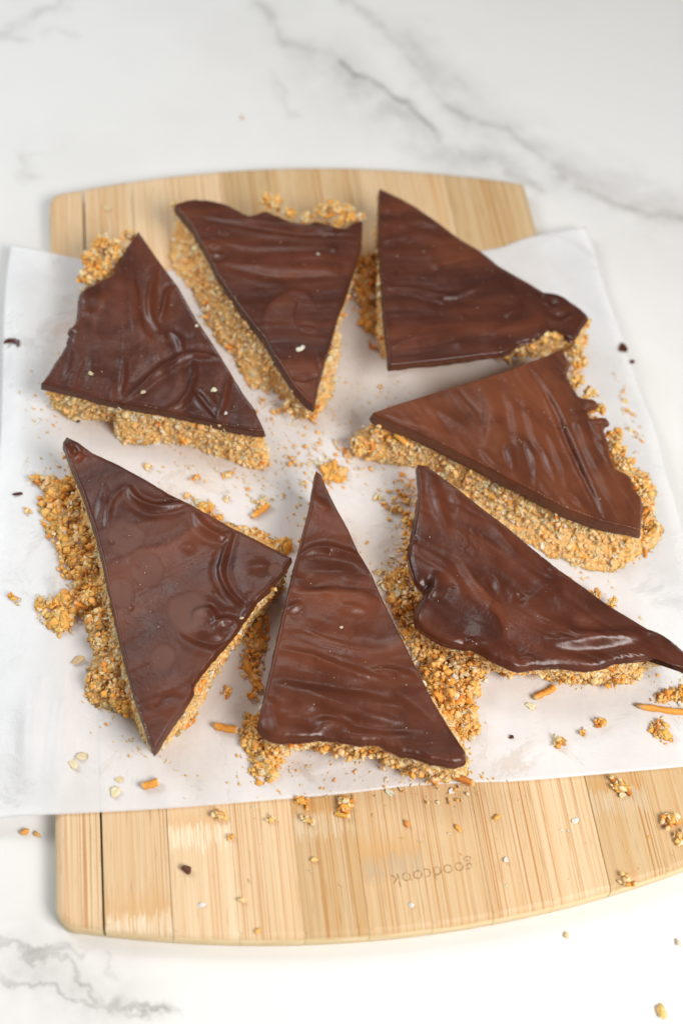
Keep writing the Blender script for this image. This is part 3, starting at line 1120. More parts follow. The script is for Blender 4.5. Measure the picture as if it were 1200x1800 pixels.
    pos = pa * (1 - fa) + pb * fa
    outw = np.c_[dirs[ia], np.full(cnt, 0.25)]
    pos = pos + outw * rng.uniform(-0.0012, 0.0004, cnt)[:, None]
    pos[:, 2] = np.minimum(pos[:, 2], zb - 0.0004)
    pos[:, 2] = np.maximum(pos[:, 2], ZP + 0.0006)
    G.mix(pos, 0.0003, 0.0023, spec.get('oat', 0.15) * 1.25, 0.008)
    G.tone = None
    for u, v, zf, r, nn in spec.get('lumps', []):
        zc = ZP + H * zf
        p = np.r_[W(u, v, zc), zc]
        d = rng.normal(size=(nn, 3))
        d /= np.linalg.norm(d, axis=1)[:, None]
        pp = p + d * (rng.random(nn) ** 0.4)[:, None] * r / 1000 * np.array([1, 1, 0.75])
        G.mix(pp, 0.0005, 0.0021, 0.14, 0.012)
        k = max(2, nn // 14)
        G.add('crumb', p + d[:k] * (r / 1000 * np.array([1.0, 1.0, 0.7])), rng.uniform(0.0013, 0.0023, k))
        G.add('crumb', p[None], np.array([r / 1000 * 0.75]), col=(0.86, 0.48, 0.12))
        # rubble down to the sheet so that nothing hangs in the air
        n2 = nn // 2
        zz = rng.uniform(ZP + 0.001, zc, n2)
        col = np.c_[p[0] + rng.normal(0, r / 1600, n2), p[1] + rng.normal(0, r / 1600, n2), zz]
        tocent = (c - p[:2]) / np.linalg.norm(c - p[:2])
        col[:, :2] += tocent * ((zc - zz) * 0.35 + 0.0015)[:, None]
        G.mix(col, 0.0006, 0.0022, 0.10, 0.01)
    obj('crumb_granules', mesh_shift(G.mesh('crumb_granules'), loc), root, kind='stuff')
    # ---- bigger flakes and pretzel bits stuck in the base, one object each
    big = rng.choice(cnt, 64, replace=False)
    for k, b in enumerate(big):
        kind = 'oat' if k % 4 else 'pretzel'
        g = Grains()
        r = rng.uniform(0.0019, 0.0029) if kind == 'oat' else rng.uniform(0.0024, 0.0038)
        g.add(kind, np.zeros((1, 3)), np.array([r]))
        oo = obj('oat_flake' if kind == 'oat' else 'pretzel_piece', g.mesh(kind), root)
        oo.location = (pos[b] + outw[b] * 0.0009 + np.array([0, 0, 0.0008])) - loc
    for u, v, zf, ln, an in spec.get('pretzels', []):
        zc = ZP + H * zf
        g = Grains()
        V0, F0 = PROTO['pretzel'][rng.integers(0, 5)]
        cs, sn = math.cos(an), math.sin(an)
        Rm = np.array([[cs, -sn, 0], [sn, cs, 0], [0, 0, 1]])
        Vp = (V0 * ln / 1000) @ Rm.T
        me = mesh_np('pretzel_piece', Vp, F0, M_CRUMB, True, crust(np.tile(np.r_[pick_col('pretzel')[0], 1], (len(V0), 1)), V0))
        oo = obj('pretzel_piece', me, root)
        oo.location = np.r_[W(u, v, zc), zc] - loc
    return dict(c=c, ztop=ztop, D=D, W=W)


def mesh_shift(me, loc):
    n = len(me.vertices)
    a = np.empty(n * 3, dtype=np.float32)
    me.vertices.foreach_get('co', a)
    a = a.reshape(-1, 3) - np.asarray(loc, dtype=np.float32)
    me.vertices.foreach_set('co', a.ravel())
    me.update()
    return me


R_, G_, S_ = 'ridge', 'groove', 'step'
BARS = [
    dict(seed=1, crop=crop(60, 390, 0.36667), streak=1.5, h=0.0265,
         label='chocolate triangle with curling swirls and nut clusters on its top left edge',
         choc=[(500, 45), (600, 190), (690, 310), (780, 470), (860, 590), (910, 670), (1000, 820), (1062, 905), (1070, 930), (1105, 1003), (1060, 1003), (960, 985),
               (870, 960), (740, 930), (600, 898), (430, 872), (330, 850), (230, 820), (130, 797), (35, 775),
               (60, 735, 1), (110, 660, 1), (160, 580, 1), (172, 530, 1), (165, 510, 1), (205, 470, 1), (215, 400, 1), (222, 340, 1), (262, 300, 1), (340, 265, 1), (385, 235, 1), (400, 190, 1), (440, 120, 1)],
         foot=[[(60, 860), (110, 905), (170, 945), (270, 955), (390, 975), (405, 1055), (500, 1075), (650, 1070), (780, 1092), (900, 1132), (1000, 1170), (1110, 1200), (1135, 1080)]],
         strokes=[(R_, [(440, 850), (520, 780), (620, 700), (720, 645), (780, 635), (890, 650)], 1.5, 1.0),
                  (R_, [(770, 650), (765, 740), (740, 820), (690, 880), (610, 910)], 1.3, 0.9),
                  (R_, [(940, 710), (915, 820), (880, 950)], 1.1, 0.8),
                  (R_, [(600, 200), (560, 320), (560, 450), (600, 530)], 1.3, 0.9),
                  (R_, [(690, 305), (640, 335), (620, 420), (600, 480)], 1.1, 0.9),
                  (S_, [(610, 555), (550, 550), (510, 470), (490, 330), (470, 190)], 2.0, 0.9),
                  (G_, [(760, 790), (820, 860), (880, 940)], 1.1, 0.8),
                  (R_, [(440, 650), (415, 850)], 1.0, 0.5), (R_, [(185, 620), (140, 760)], 1.0, 0.4), (G_, [(260, 650), (200, 800)], 1.5, 0.4),
                  (R_, [(650, 520), (690, 560), (715, 640)], 1.2, 0.7), (S_, [(330, 600), (300, 480), (380, 330)], 2.5, 0.5)],
         blobs=[(615, 545, 22, 0.9), (300, 370, 40, 0.8), (270, 440, 25, 0.6)],
         lumps=[(255, 265, 0.80, 5.0, 130), (275, 180, 0.84, 5.2, 150), (330, 110, 0.86, 5.5, 150), (385, 150, 0.92, 4.0, 80), (450, 60, 0.92, 3.2, 60), (238, 385, 0.7, 2.5, 30), (335, 205, 0.84, 4.6, 110), (310, 255, 0.78, 4.2, 90), (400, 120, 0.85, 4.0, 80)]),
    dict(seed=2, crop=crop(290, 320, 0.31667), streak=0.0, h=0.0265, thick=0.005, relief=0.5,
         label='chocolate triangle at the back pointing towards the camera with an oat flake near its tip',
         choc=[(55, 125), (130, 90, 1), (230, 90, 1), (330, 110, 1), (400, 145, 1), (470, 175, 1), (560, 150, 1), (600, 165, 1), (700, 205, 1), (790, 215, 1), (850, 205, 1), (930, 235, 1), (1000, 245, 1), (1060, 215, 1),
               (1095, 215), (1090, 330), (1050, 470), (1000, 620), (960, 720), (920, 870), (880, 1000), (845, 1130), (825, 1240), (790, 1215), (720, 1140), (690, 1090),
               (600, 950), (550, 860), (450, 740), (380, 640), (300, 520), (230, 380), (150, 240), (80, 160)],
         foot=[[(20, 290), (35, 470), (140, 590), (200, 740), (280, 880), (370, 970), (430, 1090), (480, 1150), (600, 1160), (690, 1240), (720, 1295), (800, 1320), (870, 1285), (930, 1200), (950, 1050), (980, 900)]],
         strokes=[(S_, [(850, 700), (790, 620), (700, 605), (600, 660), (550, 740), (560, 870)], 2.2, 0.6),
                  (R_, [(240, 412), (330, 398)], 0.9, 0.8), (R_, [(290, 272), (360, 276)], 1.0, 0.5), (R_, [(740, 808), (840, 818)], 0.9, 0.4),
                  (G_, [(180, 200), (500, 250), (800, 290), (1080, 300)], 1.4, 0.45), (R_, [(400, 190), (600, 230), (800, 250), (1050, 245)], 1.3, 0.5),
                  (G_, [(690, 1088), (770, 1096), (840, 1080)], 0.8, 0.5), (R_, [(300, 330), (520, 360), (900, 350)], 1.6, 0.3),
                  (R_, [(230, 350), (310, 345)], 1.0, 0.4), (G_, [(330, 470), (600, 520), (950, 520)], 2.0, 0.4), (R_, [(860, 950), (870, 1040)], 0.6, 0.4)],
         blobs=[(935, 372, 18, 0.5), (455, 145, 40, 1.2), (520, 130, 28, 1.2)],
         lumps=[(570, 95, 0.92, 3.4, 80), (620, 110, 0.9, 3.2, 60), (690, 172, 0.88, 2.8, 50), (780, 195, 0.86, 3.0, 60), (870, 150, 0.9, 3.8, 90), (940, 145, 0.92, 4.0, 100), (1010, 150, 0.9, 3.6, 80),
                (1040, 205, 0.92, 2.8, 50), (965, 215, 0.95, 2.6, 40), (1090, 200, 0.9, 2.4, 40), (720, 1230, 0.35, 4.6, 110), (800, 1270, 0.25, 4.0, 80), (60, 130, 0.88, 2.0, 30)],
         pretzels=[(1020, 200, 0.98, 3.2, 1.0), (560, 80, 0.97, 3.0, 0.4)]),
    dict(seed=3, crop=crop(600, 310, 0.38333), streak=0.06, h=0.0275, relief=0.7,
         label='chocolate triangle at the back right with its top corner over the bare bamboo',
         choc=[(175, 55), (260, 95), (340, 140), (440, 210), (540, 285), (640, 345), (720, 410), (860, 490), (955, 548), (990, 530, 1), (1060, 570, 1), (1110, 610, 1), (1125, 640, 1), (1095, 690, 1), (1060, 735, 1), (1035, 725, 1), (1020, 690, 1),
               (960, 705, 1), (880, 740, 1), (800, 765, 1), (770, 795, 1), (680, 812, 0.5), (560, 828), (440, 843), (330, 853), (220, 865),
               (213, 780), (200, 680), (190, 560), (185, 450), (175, 330), (172, 200)],
         foot=[[(240, 760), (420, 750), (600, 760), (760, 820), (900, 830), (1040, 815), (1110, 790), (1140, 720)], [(150, 460), (155, 620), (165, 780), (200, 850)]],
         strokes=[(R_, [(190, 300), (260, 285), (345, 262)], 1.5, 0.7), (R_, [(190, 505), (320, 520), (480, 552), (600, 520), (720, 460)], 1.5, 0.9),
                  (S_, [(400, 420), (560, 390), (660, 350)], 1.8, 0.6), (R_, [(220, 785), (350, 740), (560, 710)], 2.0, 0.5), (R_, [(750, 645), (820, 600)], 1.5, 0.5),
                  (G_, [(940, 620), (1000, 640), (1070, 600)], 1.6, 0.9), (G_, [(960, 555), (975, 590)], 1.2, 0.8), (R_, [(640, 760), (760, 700), (900, 640)], 2.2, 0.5), (G_, [(300, 230), (450, 240)], 1.8, 0.4)],
         blobs=[(435, 410, 16, 0.6), (465, 568, 18, 0.7), (540, 765, 30, 0.6), (215, 152, 14, 0.5), (1050, 640, 40, 1.2), (555, 640, 14, 0.4)],
         lumps=[(810, 775, 0.80, 2.8, 60), (860, 762, 0.82, 3.2, 70), (920, 742, 0.84, 3.4, 80), (980, 725, 0.86, 3.4, 80), (1015, 720, 0.88, 3.0, 60), (1060, 760, 0.55, 3.2, 70), (1120, 670, 0.70, 2.4, 40)]),
    dict(seed=4, crop=crop(600, 590, 0.49167), streak=1.95, h=0.027, thick=0.0054, flare=0.0018, relief=0.75, warm=0.55,
         label='reddish brown chocolate triangle with a deep straight groove near its ragged right edge',
         choc=[(115, 275), (200, 245), (330, 205), (480, 160), (600, 125), (680, 90), (790, 50), (812, 90, 1), (803, 130, 1), (830, 180, 1), (855, 212, 1), (900, 222, 1), (915, 240, 1), (880, 258, 1), (895, 288, 1), (945, 288, 1), (955, 302, 1), (935, 322, 1),
               (950, 370, 1), (962, 420, 1), (990, 480, 1), (1033, 500, 1), (1045, 540, 1), (1070, 570, 1), (1075, 620, 1), (1066, 695), (920, 660), (800, 615), (590, 505), (340, 375), (130, 288)],
         foot=[[(1105, 480), (1125, 560), (1115, 645), (1155, 690), (1130, 755), (1050, 805), (960, 848), (850, 835), (780, 805), (700, 772), (600, 700), (450, 600), (300, 480), (230, 475), (180, 445), (120, 460), (60, 442), (20, 395), (50, 345), (130, 310)]],
         strokes=[(S_, [(930, 655), (900, 570), (850, 460), (800, 350), (740, 220), (660, 105)], 1.5, -1.1), (G_, [(660, 105), (740, 220), (800, 350), (850, 460), (900, 570), (935, 665)], 0.9, 1.1),
                  (S_, [(485, 165), (510, 240), (515, 330), (500, 400)], 2.0, 0.8), (R_, [(655, 370), (690, 450), (692, 540)], 1.1, 0.6), (R_, [(715, 390), (765, 520)], 1.0, 0.5),
                  (R_, [(590, 370), (612, 480)], 1.1, 0.5), (S_, [(140, 280), (260, 330), (400, 365)], 1.8, 0.5), (R_, [(500, 400), (545, 460), (600, 490)], 1.5, 0.5), (G_, [(800, 560), (850, 620)], 1.2, 0.5), (R_, [(730, 330), (780, 440), (810, 560)], 1.2, 0.4), (G_, [(560, 180), (590, 300), (600, 400)], 2.0, 0.5), (R_, [(640, 200), (680, 330), (720, 420)], 1.6, 0.4), (G_, [(860, 250), (900, 380), (970, 520)], 2.0, 0.5), (R_, [(830, 230), (880, 400), (980, 600)], 2.4, 0.6), (R_, [(300, 250), (400, 300), (460, 340)], 2.4, 0.4)],
         blobs=[(590, 155, 8, 0.4), (630, 230, 8, 0.4), (810, 410, 8, 0.5), (900, 245, 30, 0.8), (930, 320, 30, 0.6)],
         lumps=[(835, 60, 0.60, 4.0, 90), (850, 95, 0.62, 4.0, 90), (840, 160, 0.82, 3.6, 90), (885, 205, 0.72, 3.4, 70), (925, 260, 0.78, 2.8, 50), (975, 360, 0.72, 4.2, 100), (985, 410, 0.74, 4.2, 100), (1010, 455, 0.74, 4.0, 90),
                (1065, 520, 0.78, 4.2, 110), (1085, 570, 0.74, 4.0, 90), (1085, 630, 0.64, 4.0, 90), (1105, 680, 0.40, 4.6, 110), (60, 390, 0.30, 4.5, 110), (130, 335, 0.62, 4.2, 110), (190, 370, 0.55, 4.2, 100), (860, 690, 0.62, 2.0, 20)],
         pretzels=[(215, 372, 0.72, 4.6, -0.9)], oat=0.2),
    dict(seed=5, crop=crop(20, 740, 0.43333), streak=0.45, h=0.0265, thick=0.0046, relief=0.45,
         label='chocolate triangle with dull round finger marks beside the largest crumb spill',
         choc=[(210, 85), (225, 65), (270, 85), (330, 130), (430, 175), (540, 235), (640, 295), (740, 345), (880, 425), (1000, 485), (1135, 555),
               (1090, 620), (1040, 680), (1000, 720, .4), (960, 780, .4), (920, 840, .4), (870, 900, .4), (810, 970, .4), (742, 1060, .4), (733, 1110, .4), (690, 1170), (640, 1240), (580, 1340),
               (560, 1290), (500, 1110), (460, 960), (430, 840), (400, 700), (370, 560), (340, 440), (290, 290), (240, 170)],
         foot=[[(215, 290), (245, 400), (310, 560), (295, 720), (300, 820), (320, 960), (290, 1130), (370, 1180), (470, 1200), (540, 1300), (590, 1345), (650, 1290), (710, 1250), (800, 1100), (830, 1030), (920, 900), (1000, 800)],
               [(1150, 520), (1060, 475), (930, 430), (850, 400), (700, 325)]],
         strokes=[(R_, [(475, 260), (500, 310), (560, 345), (640, 345), (730, 328)], 1.4, 1.1), (R_, [(905, 435), (862, 540), (850, 620), (880, 690), (955, 765)], 1.0, 0.9),
                  (R_, [(740, 360), (780, 430), (850, 468), (895, 445)], 1.5, 0.8), (R_, [(390, 250), (365, 340), (350, 430)], 1.3, 0.4), (R_, [(470, 255), (400, 330), (388, 440)], 1.4, 0.5),
                  (R_, [(735, 835), (748, 780), (800, 768), (825, 805), (795, 840)], 1.2, 0.8), (G_, [(680, 850), (780, 892), (860, 892), (920, 840)], 1.8, 0.7), (R_, [(820, 860), (850, 812), (900, 815), (915, 845)], 1.4, 0.9),
                  (R_, [(1035, 685), (975, 760), (920, 850), (830, 960)], 1.5, 0.8), (S_, [(270, 170), (300, 140)], 1.2, 0.7), (G_, [(250, 100), (262, 150)], 1.0, 0.9), (R_, [(950, 590), (1060, 600)], 2.4, 0.4), (S_, [(560, 1180), (640, 1110), (720, 1120)], 2.0, 0.5)],
         blobs=[(720, 515, 26, 0.7), (410, 490, 9, -1.8), (520, 580, 14, -1.1), (985, 730, 12, -0.8), (780, 800, 35, 0.7), (640, 1160, 30, 0.6), (490, 760, 10, 0.4), (825, 685, 10, 0.4)],
         rough=[(455, 480, 60, 0.35), (440, 690, 55, 0.35), (530, 585, 40, 0.3)],
         bloom=[(455, 480, 72), (545, 590, 70), (440, 690, 55), (715, 775, 88), (615, 955, 58), (1070, 605, 30)],
         lumps=[(330, 700, 0.45, 5.0, 120), (350, 800, 0.5, 5.0, 120), (370, 900, 0.45, 4.6, 110), (350, 1060, 0.25, 5.0, 120), (420, 1100, 0.35, 5.0, 120), (400, 1000, 0.45, 4.6, 110), (460, 1160, 0.3, 4.0, 90), (260, 330, 0.40, 4.5, 100), (290, 450, 0.4, 4.5, 100), (320, 570, 0.45, 4.0, 90), (250, 250, 0.35, 3.6, 70)],
         pretzels=[(770, 1075, 0.62, 4.2, 1.05), (335, 590, 0.35, 4.0, 2.2)]),
    dict(seed=6, crop=crop(400, 810, 0.38333), streak=-0.2, h=0.0270, thick=0.0044, warm=0.12,
         label='glossy narrow chocolate triangle at the front centre with wavy bands across it',
         choc=[(405, 45), (425, 60), (460, 140), (500, 220), (550, 310), (600, 420), (660, 520), (720, 660), (800, 820), (870, 960), (940, 1100), (1020, 1230), (1090, 1335),
               (1085, 1372, 1), (1050, 1388, 1), (1010, 1385, 1), (930, 1370, 1), (850, 1345, 1), (790, 1335, 1), (740, 1310, 1), (690, 1285, 1), (620, 1285, 1), (540, 1275, 1), (480, 1265, 1), (420, 1265, 1), (320, 1275, 1), (220, 1272, 1), (170, 1252, 1), (142, 1212, 1),
               (155, 1140), (185, 1020), (215, 880), (245, 740), (275, 620), (310, 470), (345, 330), (375, 220), (395, 110)],
         foot=[[(150, 1230), (200, 1330), (330, 1320), (430, 1320), (500, 1350), (560, 1360), (700, 1360), (760, 1405), (860, 1450), (960, 1478), (1040, 1465), (1100, 1470), (1100, 1380), (1080, 1280), (960, 1100)]],
         strokes=[(R_, [(320, 445), (390, 405), (480, 405), (600, 445), (660, 510)], 1.5, 0.9), (S_, [(710, 640), (600, 602), (450, 588), (290, 605)], 1.8, 1.0),
                  (R_, [(265, 690), (345, 650)], 1.4, 0.7), (G_, [(300, 500), (420, 545), (580, 525)], 2.4, 0.5), (R_, [(230, 862), (380, 900), (500, 950), (640, 985), (780, 1015)], 1.5, 0.8),
                  (R_, [(640, 955), (760, 970), (890, 1005)], 1.4, 0.6), (G_, [(215, 985), (450, 1030), (640, 1060), (800, 1105)], 2.6, 0.7), (R_, [(370, 1080), (500, 1130), (640, 1170), (810, 1200)], 2.2, 1.0),
                  (G_, [(380, 1130), (520, 1175), (700, 1215), (900, 1240)], 2.0, 0.6), (R_, [(400, 1255), (440, 1200), (520, 1198), (570, 1235)], 2.0, 0.7), (R_, [(185, 1080), (212, 1160), (235, 1250)], 2.0, 0.6), (R_, [(500, 670), (640, 690)], 1.6, 0.5), (S_, [(430, 240), (470, 210)], 1.5, 0.4), (R_, [(290, 560), (430, 520), (600, 540)], 2.6, 0.6), (G_, [(240, 800), (450, 800), (760, 840)], 4.0, 0.5), (R_, [(190, 1020), (420, 1060), (700, 1110), (900, 1160)], 3.0, 0.8), (G_, [(160, 1180), (330, 1170), (520, 1260)], 3.0, 0.7), (G_, [(740, 1020), (850, 1110), (960, 1200)], 2.2, 0.4)],
         blobs=[(450, 605, 22, 0.5), (410, 910, 12, 0.5), (530, 500, 40, 0.6)],
         lumps=[(330, 1295, 0.35, 3.4, 70), (430, 1300, 0.4, 3.4, 70), (520, 1315, 0.4, 4.0, 90), (600, 1325, 0.4, 4.0, 90), (680, 1320, 0.42, 3.6, 80), (760, 1370, 0.35, 4.0, 90), (860, 1400, 0.32, 4.2, 100), (950, 1425, 0.3, 4.2, 100), (1030, 1410, 0.3, 3.6, 80), (1085, 1380, 0.35, 2.6, 40), (215, 1300, 0.35, 3.6, 70)],
         pretzels=[(1075, 1460, 0.16, 5.2, -0.5), (900, 1395, 0.4, 3.4, 0.3)], oat=0.2),
    dict(seed=7, crop=crop(680, 790, 0.43333), streak=-0.7, h=0.0265, thick=0.0055, centre=(430, 620), relief=1.1, tail=(1030, 800),
         label='chocolate triangle on the right with a lobed thick edge and a long thin tail',
         choc=[(125, 60), (160, 65), (220, 110), (300, 170), (380, 235), (480, 310), (600, 410), (700, 490), (800, 560), (900, 635), (1010, 700), (1060, 725, .6), (1110, 740, 1), (1180, 790, 1), (1245, 850, 1), (1262, 895, 1), (1235, 900, 1),
               (1190, 875, 1), (1150, 848, 1), (1110, 828, 1), (1060, 838, 1), (1000, 845, 1), (930, 850, 1), (870, 875, 1), (800, 880, 1), (700, 870, 1), (600, 875, 1), (520, 878, 1), (430, 840, 1), (370, 803, 1), (290, 790, 1), (240, 780, 1), (190, 757, 1), (140, 722, 1), (118, 682, 1),
               (130, 635, 1), (155, 592, 1), (152, 562, 1), (118, 520, 1), (95, 445, 1), (95, 395, 1), (110, 320, 1), (125, 220, .6), (132, 150, .3)],
         foot=[[(90, 330), (75, 420), (85, 520), (130, 640), (170, 780), (300, 850), (400, 880), (480, 905), (600, 908), (700, 940), (800, 952), (900, 955), (1000, 950), (1040, 900), (1130, 860)]],
         strokes=[(R_, [(180, 90), (200, 200), (245, 340)], 1.6, 0.6), (G_, [(240, 160), (265, 260)], 1.6, 0.5), (R_, [(205, 490), (195, 560), (165, 600)], 2.0, 1.3),
                  (S_, [(500, 645), (420, 600), (350, 520), (285, 420)], 2.0, 0.6), (S_, [(410, 650), (455, 680), (472, 740), (430, 790)], 1.6, -1.1), (G_, [(415, 510), (440, 590)], 1.2, 0.6), (G_, [(530, 580), (545, 625)], 1.2, 0.5),
                  (R_, [(640, 755), (740, 778), (880, 765), (1040, 748)], 2.4, 1.3), (R_, [(600, 670), (740, 735), (880, 752)], 1.8, 0.6), (G_, [(680, 800), (850, 800), (1000, 785)], 2.4, 0.7), (R_, [(1050, 745), (1120, 775), (1200, 850)], 2.0, 0.8),
                  (R_, [(430, 300), (520, 420), (600, 480)], 2.0, 0.4), (G_, [(250, 420), (330, 560), (420, 660)], 2.6, 0.5), (R_, [(560, 640), (640, 560), (740, 540)], 2.2, 0.4), (R_, [(340, 760), (345, 800)], 1.2, 0.8)],
         blobs=[(160, 545, 20, -2.6), (118, 360, 8, -1.2), (180, 660, 60, 1.2), (400, 730, 70, 0.8), (265, 555, 7, -0.7), (310, 740, 25, -0.6), (540, 830, 30, -0.8)],
         rough=[(340, 370, 60, 0.4), (550, 830, 65, 0.5), (680, 490, 40, 0.3)],
         lumps=[(400, 850, 0.35, 4.0, 90), (500, 890, 0.3, 4.0, 90), (620, 893, 0.28, 3.6, 80), (720, 910, 0.28, 4.2, 100), (820, 918, 0.3, 4.2, 100), (930, 915, 0.3, 4.2, 100), (1000, 905, 0.3, 3.4, 80), (1095, 850, 0.4, 2.4, 40), (90, 300, 0.5, 2.8, 50), (85, 400, 0.45, 2.8, 50), (90, 480, 0.4, 2.6, 40),
                (850, 585, 0.3, 2.4, 40), (910, 622, 0.3, 2.6, 40)],
         pretzels=[(120, 560, 0.4, 4.6, 1.9)], oat=0.2),
]
INFO = [make_bar(s) for s in BARS]

# ------------------------------------------------------------------ spilled crumbs


def inside(P, poly):
    x, y = P[:, 0], P[:, 1]
    r = np.zeros(len(P), bool)
    n = len(poly)
    for i in range(n):
        x0, y0 = poly[i]
        x1, y1 = poly[(i + 1) % n]
        k = ((y0 > y) != (y1 > y)) & (x < (x1 - x0) * (y - y0) / (y1 - y0 + 1e-15) + x0)
        r ^= k
    return r


def pile(name, label, poly_px, n, height, extra=None, lo=0.0006, hi=0.0021, oat=0.15, pretzel=0.015, edge=0.006):
    poly = np.array([at(x, y, ZP)[:2] for x, y in poly_px])
    lo_, hi_ = poly.min(0), poly.max(0)
    P = rng.uniform(lo_, hi_, (n * 4, 2))
    P = P[inside(P, poly)][:n]
    d = np.full(len(P), 1e9)
    for i in range(len(poly)):
        d = np.minimum(d, np.abs(seg_dist(P, poly[[i, (i + 1) % len(poly)]])[0]))
    f = np.clip(d / edge, 0, 1)
    clump = np.clip(0.5 + 0.9 * fbm2(P[:, 0] * 110, P[:, 1] * 110, 91, 2), 0, 1)
    keep = rng.random(len(P)) < 0.20 + 0.8 * f * (0.35 + 0.65 * clump)
    P, f, clump = P[keep], f[keep], clump[keep]
    z = paper_z(P[:, 0], P[:, 1]) + 0.0006 + height * f * (0.30 + 0.70 * clump) * rng.random(len(P))
    G = Grains((0.86, 0.46, 0.105))
    G.mix(np.c_[P, z], lo, hi, oat, pretzel, 0.55)
    # packed heart of the pile
    big = f > 0.45
    Q = np.c_[P, z][big][::4]
    Q[:, 2] = paper_z(Q[:, 0], Q[:, 1]) + 0.40 * height * f[big][::4] * clump[big][::4]
    if height > 0.003:
        G.add('chunk', Q, rng.uniform(0.0022, 0.0042, len(Q)))
    obj(name, G.mesh(name), label=label, kind='stuff', cat='crumbs')


c5, c6, c7 = crop(20, 740, .43333), crop(400, 810, .38333), crop(680, 790, .43333)
pile('crumb_spill', 'heap of crumbled oat base spilled left of the finger marked triangle',
     [c5(*q) for q in [(150, 240), (260, 230), (330, 440), (400, 700), (420, 860), (330, 900), (290, 820), (200, 830), (170, 720), (230, 690), (190, 600), (160, 520), (115, 400), (110, 320)]], 1500, 0.010, hi=0.0026)
pile('crumb_spill', 'loose crumb clusters lying at the outer left of the largest spill',
     [c5(*q) for q in [(70, 720), (140, 690), (230, 720), (280, 800), (240, 880), (130, 870), (110, 800)]], 260, 0.0045, hi=0.0024, oat=.25)
pile('crumb_spill', 'heap of crumbled oat base between the two front right triangles',
     [(660, 1005), (706, 1000), (728, 1040), (742, 1085), (770, 1125), (836, 1140), (858, 1178), (852, 1212), (838, 1240), (845, 1290), (812, 1318), (780, 1290), (740, 1200), (700, 1110)], 2300, 0.012, hi=0.0026, oat=.25)
pile('crumb_spill', 'sparse crumbs on the paper left of the lobed triangle tip',
     [(655, 870), (700, 830), (735, 850), (728, 950), (735, 1020), (690, 1010), (665, 990), (690, 930)], 330, 0.003, oat=.25)
pile('crumb_spill', 'shaded crumbs and pretzel bits between the two back triangles',
     [(612, 460), (668, 440), (672, 520), (680, 640), (640, 600), (615, 530)], 480, 0.007, pretzel=.06)
pile('crumb_spill', 'dark crumbs in the gap between the two front triangles',
     [(418, 1130), (450, 1080), (480, 1090), (470, 1160), (455, 1240), (430, 1230)], 420, 0.006, pretzel=.10)
pile('crumb_spill', 'clump of golden crumbs at the lower left corner of the front centre triangle',
     [c6(*q) for q in [(70, 1170), (140, 1160), (220, 1270), (280, 1300), (250, 1400), (200, 1480), (150, 1490), (90, 1440), (95, 1370), (50, 1280)]], 700, 0.009, hi=0.0024)
pile('crumb_spill', 'crumbs scattered in the gap between the two left back triangles',
     [(340, 500), (400, 560), (440, 640), (500, 690), (540, 740), (500, 750), (470, 740), (430, 680), (370, 590)], 260, 0.003)
pile('crumb_spill', 'crumbs lying behind the tip of the front centre triangle',
     [(555, 825), (580, 810), (612, 822), (605, 850), (570, 855)], 110, 0.004)
pile('crumb_spill', 'crumbs along the far edge of the finger marked triangle',
     [(320, 870), (370, 880), (400, 915), (470, 935), (520, 960), (505, 985), (420, 940), (340, 905)], 330, 0.006)
pile('crumb_spill', 'thin trail of crumbs on the paper by the right edge of the board',
     [(1075, 640), (1095, 650), (1110, 700), (1130, 740), (1140, 790), (1120, 800), (1100, 750), (1085, 690)], 110, 0.002, oat=.4)
pile('crumb_spill', 'crumb cluster around the pretzel stick at the right frame edge',
     [(1128, 1232), (1160, 1215), (1200, 1200), (1230, 1210), (1220, 1240), (1150, 1240)], 200, 0.004)
pile('crumb_spill', 'crumbs in front of the pretzel stick at the right frame edge',
     [(1138, 1268), (1165, 1262), (1182, 1290), (1170, 1312), (1145, 1300)], 130, 0.004)

pile('crumb_spill', 'fine loose crumbs sprinkled over the open paper centre',
     [(370, 830), (470, 770), (560, 745), (650, 800), (700, 860), (680, 920), (600, 830), (520, 900), (430, 900)], 420, 0.0012, lo=0.0004, hi=0.0017, oat=.2, edge=0.02)

# fine dust, too small to count
G = Grains()
n = 11000
px = np.c_[rng.uniform(30, 1210, n), rng.uniform(600, 1420, n)]
P = np.array([at(x, y, ZP)[:2] for x, y in px])
keep = fbm2(P[:, 0] * 26, P[:, 1] * 26, 15, 2) > 0.02
near = np.min(np.stack([np.hypot(P[:, None, 0] - i['D'][None, ::12, 0], P[:, None, 1] - i['D'][None, ::12, 1]).min(1) for i in INFO]), 0)
keep &= rng.random(n) < np.maximum(np.exp(-(near / 0.014) ** 2), np.where((px[:, 0] > 380) & (px[:, 0] < 760) & (px[:, 1] > 650) & (px[:, 1] < 1000), 0.5, 0.0))
P = P[keep]
G.mix(np.c_[P, paper_z(P[:, 0], P[:, 1]) + 0.0003], 0.00018, 0.0010, 0.06, 0.0, 0.4)
obj('fine_crumbs', G.mesh('fine_crumbs'), label='fine crumb dust scattered over the parchment', kind='stuff', cat='crumbs')
G = Grains()
for info, cnt in zip(INFO, (26, 20, 26, 24, 26, 34, 8)):
    D, c = info['D'], info['c']
    for _ in range(cnt):
        q = c + (D[rng.integers(0, len(D))] - c) * rng.uniform(0.15, 0.97)
        G.add('small', np.array([[q[0], q[1], info['ztop'] + 0.0003]]), np.array([rng.uniform(0.0001, 0.00042)]), col=(0.80, 0.66, 0.44))
